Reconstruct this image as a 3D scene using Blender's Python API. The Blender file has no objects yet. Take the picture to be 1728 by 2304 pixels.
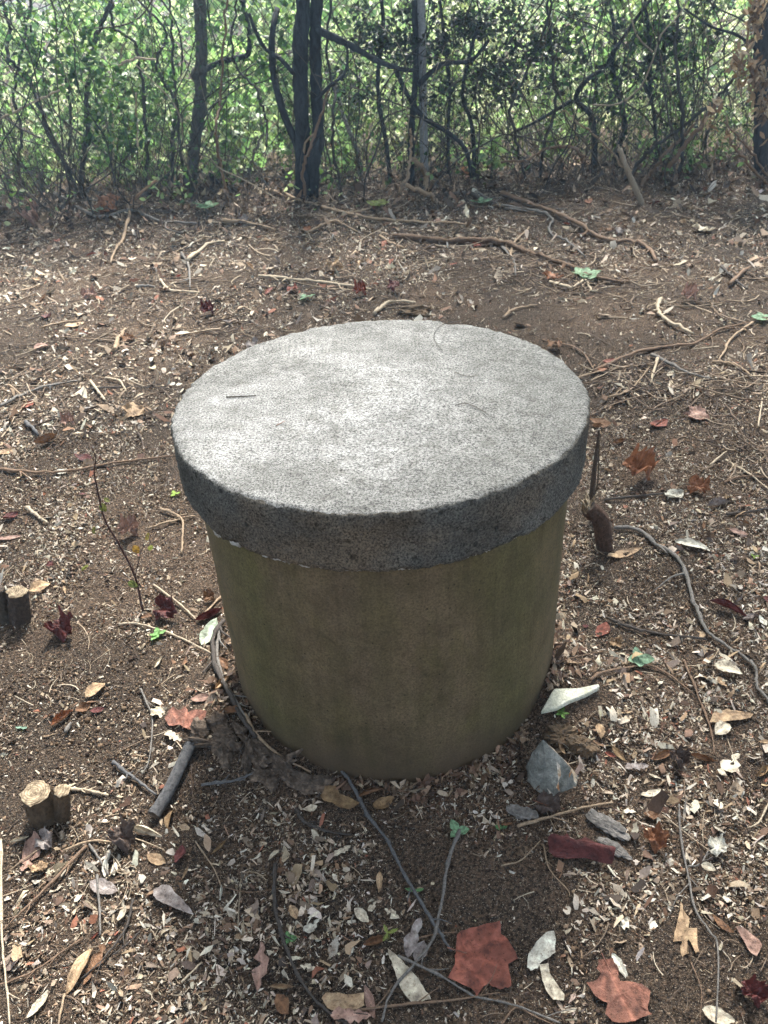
import bpy, math, random
import numpy as np
from mathutils import Vector, Matrix, Euler

rng = np.random.default_rng(7)
random.seed(7)
sc = bpy.context.scene
COL = sc.collection

# ------------------------------------------------------------------ camera, sky, sun, exposure
PITCH, ROLL, FPX = math.radians(34.786), math.radians(-3.528), 1800.0
CAM = np.array([-0.0043, -1.462, 1.4515])
cam = bpy.data.cameras.new('camera')
cam.lens = FPX / 2304 * 36
cam.sensor_width = 36
cam.sensor_fit = 'AUTO'
cam.clip_start, cam.clip_end = 0.05, 800
cam_ob = bpy.data.objects.new('camera', cam)
COL.objects.link(cam_ob)
RC = Euler((math.pi / 2 - PITCH, 0, 0)).to_matrix() @ Euler((0, 0, ROLL)).to_matrix()
cam_ob.matrix_world = Matrix.Translation(Vector(CAM)) @ RC.to_4x4()
cam.dof.use_dof = True
cam.dof.focus_distance = 1.75
cam.dof.aperture_fstop = 9.0
sc.camera = cam_ob

SUN_EL, SUN_AZ = math.radians(52), math.radians(8)      # azimuth from +Y (beyond the fence) towards +X
world = bpy.data.worlds.new('World')
sc.world = world
world.use_nodes = True
nt = world.node_tree
sky = nt.nodes.new('ShaderNodeTexSky')
sky.sky_type = 'NISHITA'
sky.sun_disc = False
sky.sun_elevation = SUN_EL
sky.sun_rotation = SUN_AZ
sky.dust_density = 3.0
hsv = nt.nodes.new('ShaderNodeHueSaturation')                  # thin cloud: the blue of the sky washed out
hsv.inputs['Saturation'].default_value = 0.22
nt.links.new(sky.outputs[0], hsv.inputs['Color'])
nt.links.new(hsv.outputs[0], nt.nodes['Background'].inputs[0])
nt.nodes['Background'].inputs[1].default_value = 0.065
sun = bpy.data.lights.new('sun', 'SUN')
sun.energy = 4.5
sun.angle = math.radians(10)
sun.color = (1.0, 0.95, 0.87)
sun_ob = bpy.data.objects.new('sun', sun)
COL.objects.link(sun_ob)
sd = Vector((math.sin(SUN_AZ) * math.cos(SUN_EL), math.cos(SUN_AZ) * math.cos(SUN_EL), math.sin(SUN_EL)))
sun_ob.rotation_euler = sd.to_track_quat('Z', 'Y').to_euler()
sc.view_settings.view_transform = 'Standard'
sc.view_settings.look = 'None'
sc.view_settings.exposure = 2.12
sc.view_settings.gamma = 1.0
sc.view_settings.use_curve_mapping = False
sc.render.engine = 'CYCLES'
sc.cycles.use_denoising = True
sc.cycles.max_bounces = 4
sc.cycles.diffuse_bounces = 2
sc.cycles.glossy_bounces = 2
sc.cycles.transmission_bounces = 4
sc.cycles.volume_bounces = 0
sc.cycles.use_adaptive_sampling = True
sc.cycles.adaptive_threshold = 0.03

# ------------------------------------------------------------------ noise
def _h(ix, iy, s):
    n = (ix.astype(np.int64) * 374761393 + iy.astype(np.int64) * 668265263 + s * 1274126177) & 0xFFFFFFFF
    n = ((n ^ (n >> 13)) * 1274126177) & 0xFFFFFFFF
    return ((n ^ (n >> 16)) & 0xFFFF) / 65535.0

def vnoise(x, y, s=0):
    x = np.asarray(x, float); y = np.asarray(y, float)
    ix, iy = np.floor(x), np.floor(y)
    fx, fy = x - ix, y - iy
    fx = fx * fx * (3 - 2 * fx); fy = fy * fy * (3 - 2 * fy)
    a, b = _h(ix, iy, s), _h(ix + 1, iy, s)
    c, d = _h(ix, iy + 1, s), _h(ix + 1, iy + 1, s)
    return (a * (1 - fx) + b * fx) * (1 - fy) + (c * (1 - fx) + d * fx) * fy

def fbm(x, y, s=0, o=4):
    t, a, n = 0, 1, 0
    for i in range(o):
        t = t + a * (vnoise(x * 2 ** i, y * 2 ** i, s + i) - 0.5); n += a; a *= 0.5
    return t / n

# ------------------------------------------------------------------ ground height, picture to place
def H(x, y):
    x = np.asarray(x, float); y = np.asarray(y, float)
    z = 0.035 * fbm(x * 0.9, y * 0.9, 3, 3)
    z = z + 0.018 * fbm(x * 5, y * 5, 11, 3)
    d = np.hypot(x, y)
    z = z * np.clip((d - 0.3) / 0.5, 0.25, 1)
    z = z + 0.075 * np.exp(-(((x - 0.40) / 0.13) ** 2 + ((y + 0.17) / 0.16) ** 2))
    z = z + 0.05 * np.exp(-(((x + 0.37) / 0.15) ** 2 + ((y + 0.22) / 0.17) ** 2))
    z = z + 0.016 * np.exp(-((d - 0.39) / 0.05) ** 2) * (-0.5 + 1.5 * vnoise(np.arctan2(y, x) * 3.3 + 9, d * 0 + 2, 17))
    z = z + 0.05 * np.exp(-(((y - 4.75) / 0.5) ** 2)) * (0.6 + 0.8 * vnoise(x * 1.3, y * 0 + 3, 5))
    z = z + np.clip(y - 6.5, 0, 40) * 0.015
    return z

def ray(px, py):
    u, v = px - 864.0, py - 1152.0
    d = RC @ Vector((u / FPX, -v / FPX, -1))
    return np.array(d)

def gp(px, py, lift=0.0):
    d = ray(px, py); z = 0.0
    for _ in range(6):
        t = (z - CAM[2]) / d[2]; p = CAM + d * t
        z = float(H(p[0], p[1])) + lift
    return np.array([p[0], p[1], z])

def pv(px, py, Y):
    d = ray(px, py)
    return CAM + d * ((Y - CAM[1]) / d[1])

def mpp(p):                                                     # metres per photograph pixel at a point
    fw = np.array(RC @ Vector((0, 0, -1)))
    return float((np.asarray(p) - CAM) @ fw) / FPX

# ------------------------------------------------------------------ mesh helpers
def np_mesh(name, V, F, col=None, smooth=True, mats=None, mi=None):
    """V (n,3); F list of index arrays with equal row length (or a list of such)"""
    me = bpy.data.meshes.new(name)
    if not isinstance(F, list): F = [F]
    F = [np.asarray(f) for f in F if len(f)]
    me.vertices.add(len(V)); me.vertices.foreach_set('co', np.asarray(V, np.float32).ravel())
    tot = np.concatenate([np.full(len(f), f.shape[1]) for f in F])
    idx = np.concatenate([f.ravel() for f in F])
    me.loops.add(len(idx)); me.loops.foreach_set('vertex_index', idx.astype(np.int32))
    me.polygons.add(len(tot))
    st = np.concatenate([[0], np.cumsum(tot)[:-1]])
    me.polygons.foreach_set('loop_start', st.astype(np.int32))
    me.polygons.foreach_set('loop_total', tot.astype(np.int32))
    if smooth: me.polygons.foreach_set('use_smooth', np.ones(len(tot), bool))
    if mi is not None: me.polygons.foreach_set('material_index', np.asarray(mi, np.int32))
    me.update(calc_edges=True)
    if col is not None:
        c = np.ones((len(V), 4), np.float32); c[:, :3] = col
        a = me.color_attributes.new('col', 'FLOAT_COLOR', 'POINT')
        a.data.foreach_set('color', c.ravel())
    for m in mats or []: me.materials.append(m)
    return me

def link(name, me, parent=None, loc=None, rot=None, scale=None, color=None):
    o = bpy.data.objects.new(name, me)
    COL.objects.link(o)
    if parent is not None: o.parent = parent
    if loc is not None: o.location = loc
    if rot is not None: o.rotation_euler = rot
    if scale is not None: o.scale = scale
    if color is not None: o.color = (*color, 1)
    return o

def tag(o, label, cat, group=None, kind=None):
    if kind: o['kind'] = kind
    if label: o['label'] = label
    if cat: o['category'] = cat
    if group: o['group'] = group
    return o

def empty(name, loc):
    o = bpy.data.objects.new(name, None); COL.objects.link(o); o.location = loc; o.empty_display_size = 0.05
    return o

def smooth_path(P, n=6):
    P = np.asarray(P, float)
    if len(P) < 3:
        t = np.linspace(0, 1, n + 1)[:, None]
        return P[0] * (1 - t) + P[-1] * t
    Q = np.vstack([2 * P[0] - P[1], P, 2 * P[-1] - P[-2]])
    out = []
    for i in range(1, len(Q) - 2):
        p0, p1, p2, p3 = Q[i - 1:i + 3]
        for t in np.linspace(0, 1, n, endpoint=False):
            out.append(0.5 * ((2 * p1) + (-p0 + p2) * t + (2 * p0 - 5 * p1 + 4 * p2 - p3) * t * t + (-p0 + 3 * p1 - 3 * p2 + p3) * t ** 3))
    out.append(P[-1])
    return np.array(out)

def tube_vf(P, R, sides=7, rough=0.12, cap=True, seed=0):
    """one tapered tube along P with radii R -> verts, quads, tris"""
    r = np.random.default_rng(seed)
    P = np.asarray(P, float); n = len(P)
    R = np.broadcast_to(np.asarray(R, float), (n,))
    T = np.gradient(P, axis=0); T /= np.linalg.norm(T, axis=1)[:, None] + 1e-9
    a = np.array([0, 0, 1.0]) if abs(T[0][2]) < 0.9 else np.array([1.0, 0, 0])
    V = []
    U = np.cross(T[0], a); U /= np.linalg.norm(U)
    th = np.linspace(0, 2 * np.pi, sides, endpoint=False)
    lob = 1 + rough * r.normal(size=sides) * 0.5
    for i in range(n):
        U = U - T[i] * (U @ T[i]); U /= np.linalg.norm(U) + 1e-9
        W = np.cross(T[i], U)
        rr = R[i] * lob * (1 + rough * r.normal(size=sides) * 0.6)
        V.append(P[i] + rr[:, None] * (np.cos(th)[:, None] * U + np.sin(th)[:, None] * W))
    V = np.vstack(V)
    k = np.arange(sides); k2 = (k + 1) % sides
    Q = np.vstack([np.stack([i * sides + k, i * sides + k2, (i + 1) * sides + k2, (i + 1) * sides + k], 1) for i in range(n - 1)])
    Tt = np.zeros((0, 3), int)
    if cap:
        V = np.vstack([V, P[0] - T[0] * R[0] * 0.1, P[-1] + T[-1] * R[-1] * 0.1])
        c0, c1 = n * sides, n * sides + 1
        Tt = np.vstack([np.stack([np.full(sides, c0), k2, k], 1), np.stack([np.full(sides, c1), (n - 1) * sides + k, (n - 1) * sides + k2], 1)])
    return V, Q, Tt

class Soup:
    def __init__(s): s.V, s.Q, s.T, s.C, s.n = [], [], [], [], 0
    def add(s, V, Q=None, T=None, c=None):
        s.V.append(V)
        if Q is not None and len(Q): s.Q.append(np.asarray(Q) + s.n)
        if T is not None and len(T): s.T.append(np.asarray(T) + s.n)
        if c is not None:
            c = np.asarray(c, float); s.C.append(np.broadcast_to(c, (len(V), 3)))
        s.n += len(V)
    def mesh(s, name, mats, smooth=True):
        F = []
        if s.Q: F.append(np.vstack(s.Q))
        if s.T: F.append(np.vstack(s.T))
        return np_mesh(name, np.vstack(s.V), F, np.vstack(s.C) if s.C else None, smooth, mats)

# ------------------------------------------------------------------ materials
def mat(name):
    m = bpy.data.materials.new(name); m.use_nodes = True
    n = m.node_tree; b = n.nodes['Principled BSDF']
    return m, n, b

def N(n, t, **kw):
    k = n.nodes.new('ShaderNode' + t)
    for a, v in kw.items():
        if a in ('Scale', 'Detail', 'Roughness', 'Distortion', 'Strength', 'Distance', 'Randomness', 'Factor') or a.startswith('in_'):
            k.inputs[a[3:] if a.startswith('in_') else a].default_value = v
        else: setattr(k, a, v)
    return k

def ramp(n, fac, stops):
    r = N(n, 'ValToRGB'); e = r.color_ramp.elements
    while len(e) < len(stops): e.new(0.5)
    for i, (p, c) in enumerate(stops):
        e[i].position = p; e[i].color = (*c, 1) if len(c) == 3 else c
    n.links.new(fac, r.inputs[0]); return r.outputs[0]

def mix(n, fac, a, b, mode='MIX'):
    m = N(n, 'Mix', data_type='RGBA', blend_type=mode)
    for s, v in ((0, fac), (6, a), (7, b)):
        if isinstance(v, (int, float)): m.inputs[s].default_value = v
        elif isinstance(v, tuple): m.inputs[s].default_value = (*v, 1)
        else: n.links.new(v, m.inputs[s])
    return m.outputs[2]

def noise(n, scale, detail=4, rough=0.55, vec=None, dist=0.0, dim='3D'):
    t = N(n, 'TexNoise', Scale=scale, Detail=detail, Roughness=rough, Distortion=dist)
    if vec is not None: n.links.new(vec, t.inputs['Vector'])
    return t.outputs['Fac']

def coord(n, which='Object', scale=None):
    c = N(n, 'TexCoord').outputs[which]
    if scale:
        mp = N(n, 'Mapping'); mp.inputs['Scale'].default_value = scale
        n.links.new(c, mp.inputs[0]); return mp.outputs[0]
    return c

def N_mr(n, x, a, b, wob, amp):
    ma = N(n, 'Math', operation='MULTIPLY_ADD'); n.links.new(wob, ma.inputs[0]); ma.inputs[1].default_value = amp; n.links.new(x, ma.inputs[2])
    k = N(n, 'MapRange'); n.links.new(ma.outputs[0], k.inputs['Value']); k.inputs['From Min'].default_value = a + amp / 2; k.inputs['From Max'].default_value = b + amp / 2
    return k.outputs[0]

def bump(n, b, h, strength=0.5, dist=0.005):
    k = N(n, 'Bump', Strength=strength, Distance=dist)
    n.links.new(h, k.inputs['Height']); n.links.new(k.outputs[0], b.inputs['Normal'])
    return k

def m_soil():
    m, n, b = mat('soil'); v = coord(n)
    c = ramp(n, noise(n, 1.1, 5, 0.6, v), [(0.3, (0.042, 0.033, 0.027)), (0.50, (0.074, 0.055, 0.042)), (0.70, (0.122, 0.086, 0.063))])
    f = ramp(n, noise(n, 160, 6, 0.7, v), [(0.36, (0.22, 0.21, 0.20)), (0.48, (0.9, 0.9, 0.9)), (0.62, (2.3, 2.15, 1.95))])
    c = mix(n, 1.0, c, f, 'MULTIPLY')
    g = ramp(n, noise(n, 420, 2, 0.5, v), [(0.62, (0, 0, 0)), (0.68, (1, 1, 1))])
    c = mix(n, g, c, (0.42, 0.35, 0.27))
    n.links.new(c, b.inputs['Base Color']); b.inputs['Roughness'].default_value = 0.95
    b.inputs['Specular IOR Level'].default_value = 0.15
    h = mix(n, 0.5, noise(n, 45, 8, 0.75, v), noise(n, 260, 3, 0.6, v))
    bump(n, b, h, 1.0, 0.035)
    return m

def m_attr(name, rough=0.7, spec=0.25, trans=0.0, grain=60, tgain=1.3):
    m, n, b = mat(name)
    a = N(n, 'Attribute', attribute_name='col').outputs['Color']
    f = ramp(n, noise(n, grain, 3, 0.6, coord(n)), [(0.3, (0.72, 0.70, 0.68)), (0.7, (1.15, 1.15, 1.15))])
    c = mix(n, 1.0, a, f, 'MULTIPLY')
    n.links.new(c, b.inputs['Base Color']); b.inputs['Roughness'].default_value = rough
    b.inputs['Specular IOR Level'].default_value = spec
    if trans:
        t = N(n, 'BsdfTranslucent'); n.links.new(mix(n, 1.0, c, (tgain, tgain * 1.06, tgain * 0.8), 'MULTIPLY'), t.inputs[0])
        s = N(n, 'MixShader', in_Fac=trans); n.links.new(b.outputs[0], s.inputs[1]); n.links.new(t.outputs[0], s.inputs[2])
        n.links.new(s.outputs[0], n.nodes['Material Output'].inputs[0])
    return m

def m_leaf(name, trans=0.12, rough=0.55, spec=0.3, spots=True):
    """object colour times vein attribute, with blotches and speckles"""
    m, n, b = mat(name)
    o = N(n, 'ObjectInfo'); v = coord(n)
    ad = N(n, 'VectorMath', operation='ADD'); n.links.new(v, ad.inputs[0])
    cx = N(n, 'CombineXYZ'); n.links.new(o.outputs['Random'], cx.inputs[2])
    ms = N(n, 'VectorMath', operation='SCALE'); n.links.new(cx.outputs[0], ms.inputs[0]); ms.inputs['Scale'].default_value = 30
    n.links.new(ms.outputs[0], ad.inputs[1]); v = ad.outputs[0]
    a = N(n, 'Attribute', attribute_name='col').outputs['Color']
    c = mix(n, 1.0, o.outputs['Color'], a, 'MULTIPLY')
    f = ramp(n, noise(n, 3.2, 5, 0.65, v), [(0.34, (0.40, 0.38, 0.38)), (0.45, (0.82, 0.80, 0.78)), (0.54, (1, 1, 1)), (0.66, (1.4, 1.5, 1.5))])
    c = mix(n, 1.0, c, f, 'MULTIPLY')
    if spots:
        s = ramp(n, noise(n, 14, 3, 0.6, v), [(0.60, (0, 0, 0)), (0.70, (1, 1, 1))])
        c = mix(n, s, c, mix(n, 1.0, c, (0.42, 0.36, 0.32), 'MULTIPLY'))
    n.links.new(c, b.inputs['Base Color']); b.inputs['Roughness'].default_value = rough
    b.inputs['Specular IOR Level'].default_value = spec
    bump(n, b, noise(n, 11, 4, 0.6, v), 0.35, 0.03)
    t = N(n, 'BsdfTranslucent'); n.links.new(c, t.inputs[0])
    s = N(n, 'MixShader', in_Fac=trans); n.links.new(b.outputs[0], s.inputs[1]); n.links.new(t.outputs[0], s.inputs[2])
    n.links.new(s.outputs[0], n.nodes['Material Output'].inputs[0])
    return m

def m_bark(name, scale=(14, 14, 3), rough=0.9, bstr=0.8, dist=0.008):
    m, n, b = mat(name); o = N(n, 'ObjectInfo')
    v = coord(n, 'Object', scale)
    f = ramp(n, noise(n, 4, 6, 0.7, v, 0.4), [(0.3, (0.42, 0.40, 0.38)), (0.5, (1, 1, 1)), (0.72, (1.6, 1.55, 1.45))])
    c = mix(n, 1.0, o.outputs['Color'], f, 'MULTIPLY')
    n.links.new(c, b.inputs['Base Color']); b.inputs['Roughness'].default_value = rough
    b.inputs['Specular IOR Level'].default_value = 0.2
    bump(n, b, noise(n, 9, 6, 0.7, v, 0.6), bstr, dist)
    return m

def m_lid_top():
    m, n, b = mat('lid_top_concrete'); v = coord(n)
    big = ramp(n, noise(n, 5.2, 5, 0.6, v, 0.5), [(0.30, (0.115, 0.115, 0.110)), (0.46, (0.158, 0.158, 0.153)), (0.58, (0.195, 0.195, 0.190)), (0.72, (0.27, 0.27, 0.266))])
    # weathered grey half on the right, paler patch across the middle
    sp = N(n, 'SeparateXYZ'); n.links.new(v, sp.inputs[0])
    gx = N(n, 'MapRange', in_Value=0); n.links.new(sp.outputs[0], gx.inputs['Value'])
    gx.inputs['From Min'].default_value = 0.02; gx.inputs['From Max'].default_value = 0.34
    gm = N(n, 'Math', operation='MULTIPLY'); n.links.new(gx.outputs[0], gm.inputs[0]); n.links.new(noise(n, 4, 4, 0.6, v), gm.inputs[1])
    c = mix(n, gm.outputs[0], big, (0.15, 0.15, 0.14))
    st = ramp(n, noise(n, 26, 9, 0.82, v, 0.3), [(0.36, (0.60, 0.59, 0.56)), (0.50, (1, 1, 1)), (0.64, (1.35, 1.35, 1.35))])
    c = mix(n, 1.0, c, st, 'MULTIPLY')
    dv = N(n, 'VectorMath', operation='DISTANCE'); n.links.new(v, dv.inputs[0]); dv.inputs[1].default_value = (-0.06, -0.03, 0.72)   # paler towards the middle, darker towards the rim
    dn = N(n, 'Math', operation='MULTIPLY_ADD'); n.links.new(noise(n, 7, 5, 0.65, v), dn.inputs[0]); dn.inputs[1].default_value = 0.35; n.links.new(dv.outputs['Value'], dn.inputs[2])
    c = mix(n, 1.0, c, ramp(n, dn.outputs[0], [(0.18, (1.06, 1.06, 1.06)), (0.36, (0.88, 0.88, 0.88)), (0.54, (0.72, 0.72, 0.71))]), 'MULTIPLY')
    sp1 = ramp(n, noise(n, 250, 5, 0.85, v), [(0.39, (0.05, 0.05, 0.05)), (0.46, (0.80, 0.80, 0.80)), (0.58, (2.1, 2.1, 2.1))])
    c = mix(n, 1.0, c, sp1, 'MULTIPLY')
    n.links.new(c, b.inputs['Base Color']); b.inputs['Roughness'].default_value = 0.8
    b.inputs['Specular IOR Level'].default_value = 0.4
    h = mix(n, 0.35, noise(n, 330, 3, 0.7, v), noise(n, 90, 5, 0.6, v))
    bump(n, b, h, 0.9, 0.004)
    return m

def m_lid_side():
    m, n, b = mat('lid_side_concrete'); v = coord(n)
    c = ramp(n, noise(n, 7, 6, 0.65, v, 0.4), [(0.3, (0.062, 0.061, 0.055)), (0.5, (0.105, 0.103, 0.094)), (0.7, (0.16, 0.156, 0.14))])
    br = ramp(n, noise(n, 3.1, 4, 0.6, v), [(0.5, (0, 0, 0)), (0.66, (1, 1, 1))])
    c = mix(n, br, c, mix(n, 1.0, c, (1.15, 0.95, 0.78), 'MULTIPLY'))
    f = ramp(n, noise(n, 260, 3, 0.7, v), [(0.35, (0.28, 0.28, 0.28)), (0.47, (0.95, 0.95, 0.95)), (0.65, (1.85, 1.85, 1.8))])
    c = mix(n, 1.0, c, f, 'MULTIPLY')
    vo = N(n, 'TexVoronoi', Scale=26, Randomness=1.0); n.links.new(v, vo.inputs['Vector'])
    pit = ramp(n, vo.outputs['Distance'], [(0.10, (0, 0, 0)), (0.17, (1, 1, 1))])
    n.links.new(mix(n, 1.0, c, mix(n, pit, (0.4, 0.4, 0.4), (1, 1, 1)), 'MULTIPLY'), b.inputs['Base Color'])
    b.inputs['Roughness'].default_value = 0.92; b.inputs['Specular IOR Level'].default_value = 0.2
    h = mix(n, 0.5, noise(n, 240, 4, 0.7, v), pit, 'MULTIPLY')
    bump(n, b, h, 1.0, 0.006)
    return m

def m_pipe():
    m, n, b = mat('pipe_concrete'); v = coord(n)
    vs = coord(n, 'Object', (4.2, 4.2, 1.5))
    c = ramp(n, noise(n, 1.6, 5, 0.6, vs, 0.2), [(0.30, (0.076, 0.070, 0.031)), (0.44, (0.108, 0.092, 0.052)), (0.58, (0.132, 0.107, 0.068)), (0.72, (0.098, 0.090, 0.042))])
    al = ramp(n, noise(n, 2.3, 7, 0.72, coord(n, 'Object', (4, 4, 2.0)), 0.3), [(0.50, (0, 0, 0)), (0.68, (0.75, 0.75, 0.75))])
    sx = N(n, 'SeparateXYZ'); n.links.new(v, sx.inputs[0])
    band = ramp(n, N_mr(n, sx.outputs[0], -0.40, 0.40, noise(n, 3.5, 5, 0.65, v), 0.10), [(0.06, (0.1, 0.1, 0.1)), (0.16, (0.6, 0.6, 0.6)), (0.25, (0.12, 0.12, 0.12)), (0.42, (0, 0, 0)), (0.68, (0.1, 0.1, 0.1)), (0.79, (0.55, 0.55, 0.55)), (0.89, (0.2, 0.2, 0.2)), (0.97, (0.1, 0.1, 0.1))])
    c = mix(n, band, mix(n, 1.0, c, (1.08, 0.98, 0.95), 'MULTIPLY'), (0.082, 0.084, 0.026))
    c = mix(n, 0.35, c, mix(n, al, c, (0.080, 0.078, 0.030)))
    dr = ramp(n, noise(n, 3.0, 5, 0.65, coord(n, 'Object', (22, 22, 1.5)), 0.1), [(0.30, (0.84, 0.84, 0.82)), (0.5, (1, 1, 1)), (0.72, (1.08, 1.07, 1.05))])
    c = mix(n, 1.0, c, dr, 'MULTIPLY')
    c2 = ramp(n, noise(n, 14, 7, 0.72, v, 0.4), [(0.32, (0.74, 0.74, 0.71)), (0.5, (1, 1, 1)), (0.68, (1.25, 1.23, 1.2))])
    c = mix(n, 1.0, c, c2, 'MULTIPLY')
    vo = N(n, 'TexVoronoi', Scale=42, Randomness=1.0); n.links.new(v, vo.inputs['Vector'])
    pit = ramp(n, vo.outputs['Distance'], [(0.05, (0.3, 0.3, 0.3)), (0.11, (1, 1, 1))])
    c = mix(n, 1.0, c, pit, 'MULTIPLY')
    f = ramp(n, noise(n, 230, 4, 0.7, v), [(0.3, (0.55, 0.55, 0.55)), (0.5, (1, 1, 1)), (0.7, (1.35, 1.33, 1.3))])
    c = mix(n, 1.0, c, f, 'MULTIPLY')
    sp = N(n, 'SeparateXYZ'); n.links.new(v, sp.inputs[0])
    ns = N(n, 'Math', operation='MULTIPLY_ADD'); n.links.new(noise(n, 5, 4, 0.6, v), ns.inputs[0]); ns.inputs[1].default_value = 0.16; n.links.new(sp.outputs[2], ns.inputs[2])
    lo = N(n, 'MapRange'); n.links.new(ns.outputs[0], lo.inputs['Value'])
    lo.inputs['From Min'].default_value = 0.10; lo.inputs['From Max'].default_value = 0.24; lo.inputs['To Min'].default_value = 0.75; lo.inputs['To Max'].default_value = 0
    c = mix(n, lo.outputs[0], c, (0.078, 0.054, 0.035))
    n.links.new(c, b.inputs['Base Color']); b.inputs['Roughness'].default_value = 0.8
    b.inputs['Specular IOR Level'].default_value = 0.25
    bump(n, b, mix(n, 0.4, noise(n, 200, 4, 0.7, v), noise(n, 30, 5, 0.6, v)), 0.45, 0.003)
    return m

def m_plain(name, stops, scale, fine=150, rough=0.85, bstr=0.6, dist=0.004, spec=0.25, obj=False):
    m, n, b = mat(name); v = coord(n)
    c = ramp(n, noise(n, scale, 6, 0.65, v, 0.3), stops)
    f = ramp(n, noise(n, fine, 4, 0.7, v), [(0.3, (0.6, 0.6, 0.6)), (0.5, (1, 1, 1)), (0.7, (1.35, 1.35, 1.35))])
    c = mix(n, 1.0, c, f, 'MULTIPLY')
    n.links.new(c, b.inputs['Base Color']); b.inputs['Roughness'].default_value = rough
    b.inputs['Specular IOR Level'].default_value = spec
    bump(n, b, noise(n, fine * 0.6, 6, 0.7, v), bstr, dist)
    return m

def m_cutwood():
    m, n, b = mat('cut_wood'); v = coord(n)
    w = N(n, 'TexWave', wave_type='RINGS', rings_direction='Z', Scale=60, Distortion=3.0, Detail=3); n.links.new(v, w.inputs['Vector'])
    c = ramp(n, w.outputs['Fac'], [(0.0, (0.27, 0.20, 0.125)), (1.0, (0.42, 0.34, 0.23))])
    f = ramp(n, noise(n, 90, 4, 0.7, v), [(0.38, (0.28, 0.25, 0.22)), (0.58, (1, 1, 1))])
    n.links.new(mix(n, 1.0, c, f, 'MULTIPLY'), b.inputs['Base Color']); b.inputs['Roughness'].default_value = 0.85
    bump(n, b, w.outputs['Fac'], 0.3, 0.002)
    return m

M = dict(
    soil=m_soil(), litter=m_attr('leaf_litter', 0.75, 0.2, 0.0, 320), crumb=m_attr('soil_crumbs', 0.95, 0.1, 0.0, 200),
    leaf=m_leaf('dry_leaf'), green=m_leaf('green_leaf', 0.4, 0.45, 0.35, False),
    foliage=m_attr('foliage', 0.5, 0.35, 0.45, 30), deadfol=m_attr('dead_foliage', 0.7, 0.2, 0.25, 30),
    twig=m_bark('twig_bark', (60, 60, 60), 0.8, 0.5, 0.002), bark=m_bark('tree_bark'), log=m_bark('log_bark', (30, 30, 22), 0.8, 1.0, 0.010),
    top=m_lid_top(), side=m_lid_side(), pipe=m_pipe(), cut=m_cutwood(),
    mortar=m_plain('mortar', [(0.3, (0.36, 0.35, 0.32)), (0.7, (0.62, 0.61, 0.58))], 40, 250),
    rock=m_plain('grey_rock', [(0.3, (0.085, 0.088, 0.076)), (0.5, (0.20, 0.205, 0.185)), (0.7, (0.38, 0.38, 0.345))], 25, 160, 0.7, 0.9, 0.006, 0.4),
    rockface=m_plain('broken_rock_face', [(0.35, (0.30, 0.13, 0.05)), (0.5, (0.52, 0.42, 0.30)), (0.7, (0.66, 0.62, 0.55))], 30, 160),
    darkstone=m_plain('dark_rock', [(0.3, (0.018, 0.02, 0.023)), (0.7, (0.05, 0.05, 0.052))], 30, 120, 0.6, 0.9, 0.006, 0.4),
    moss=m_plain('mossy_clod', [(0.3, (0.055, 0.044, 0.030)), (0.7, (0.15, 0.10, 0.062))], 25, 160),
    shard=m_plain('pale_shard', [(0.35, (0.42, 0.43, 0.33)), (0.6, (0.64, 0.64, 0.56)), (0.75, (0.72, 0.72, 0.66))], 16, 200, 0.7, 0.35, 0.002),
    rot=m_plain('rotten_bark', [(0.3, (0.045, 0.034, 0.027)), (0.5, (0.11, 0.085, 0.066)), (0.68, (0.25, 0.19, 0.145))], 35, 140, 0.9, 1.0, 0.01),
    greybark=m_plain('grey_bark_flake', [(0.3, (0.07, 0.065, 0.06)), (0.7, (0.22, 0.205, 0.19))], 40, 160),
    steel=m_plain('galvanised_steel', [(0.3, (0.20, 0.215, 0.23)), (0.7, (0.32, 0.335, 0.35))], 12, 90, 0.5, 0.1, 0.001, 0.5),
    wire=m_plain('weathered_wire', [(0.3, (0.035, 0.037, 0.04)), (0.7, (0.08, 0.08, 0.08))], 12, 90, 0.6, 0.1, 0.001, 0.5),
)

# ------------------------------------------------------------------ the ground
def axis(a, b, step, far, grow=1.22):
    mid = list(np.arange(a, b + 1e-6, step)); lo, hi = [], []
    s, p = step, mid[0]
    while p > -far: s *= grow; p -= s; lo.append(p)
    s, p = step, mid[-1]
    while p < far: s *= grow; p += s; hi.append(p)
    return np.array(lo[::-1] + mid + hi)
gx, gy = axis(-2.6, 2.6, 0.022, 320), axis(-1.5, 5.2, 0.025, 320)
GX, GY = np.meshgrid(gx, gy)
GZ = H(GX, GY)
near = np.clip(1.4 - np.abs(GX) / 3.2, 0, 1) * np.clip((6 - np.abs(GY)) / 2, 0, 1)
GZ = GZ + near * (0.016 * fbm(GX * 14, GY * 14, 31, 3) + 0.012 * fbm(GX * 33, GY * 33, 41, 2))
V = np.stack([GX.ravel(), GY.ravel(), GZ.ravel()], 1)
ny, nx = GX.shape
i = np.arange(ny * nx).reshape(ny, nx)
Q = np.stack([i[:-1, :-1], i[:-1, 1:], i[1:, 1:], i[1:, :-1]], -1).reshape(-1, 4)
ground = link('ground', np_mesh('ground', V, Q, None, True, [M['soil']]))
tag(ground, 'brown woodland soil covered with leaf litter', None, None, 'structure')

# ------------------------------------------------------------------ litter that nobody could count
PAL = np.array([(0.60, 0.53, 0.43), (0.46, 0.38, 0.28), (0.34, 0.26, 0.19), (0.64, 0.60, 0.52), (0.27, 0.19, 0.13), (0.20, 0.12, 0.08), (0.11, 0.078, 0.06),
                (0.30, 0.13, 0.085), (0.33, 0.29, 0.25)])
PW = np.array([.20, .18, .15, .11, .13, .10, .07, .02, .04])
def inside_pipe(x, y, r=0.388): return x * x + y * y < r * r

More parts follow.
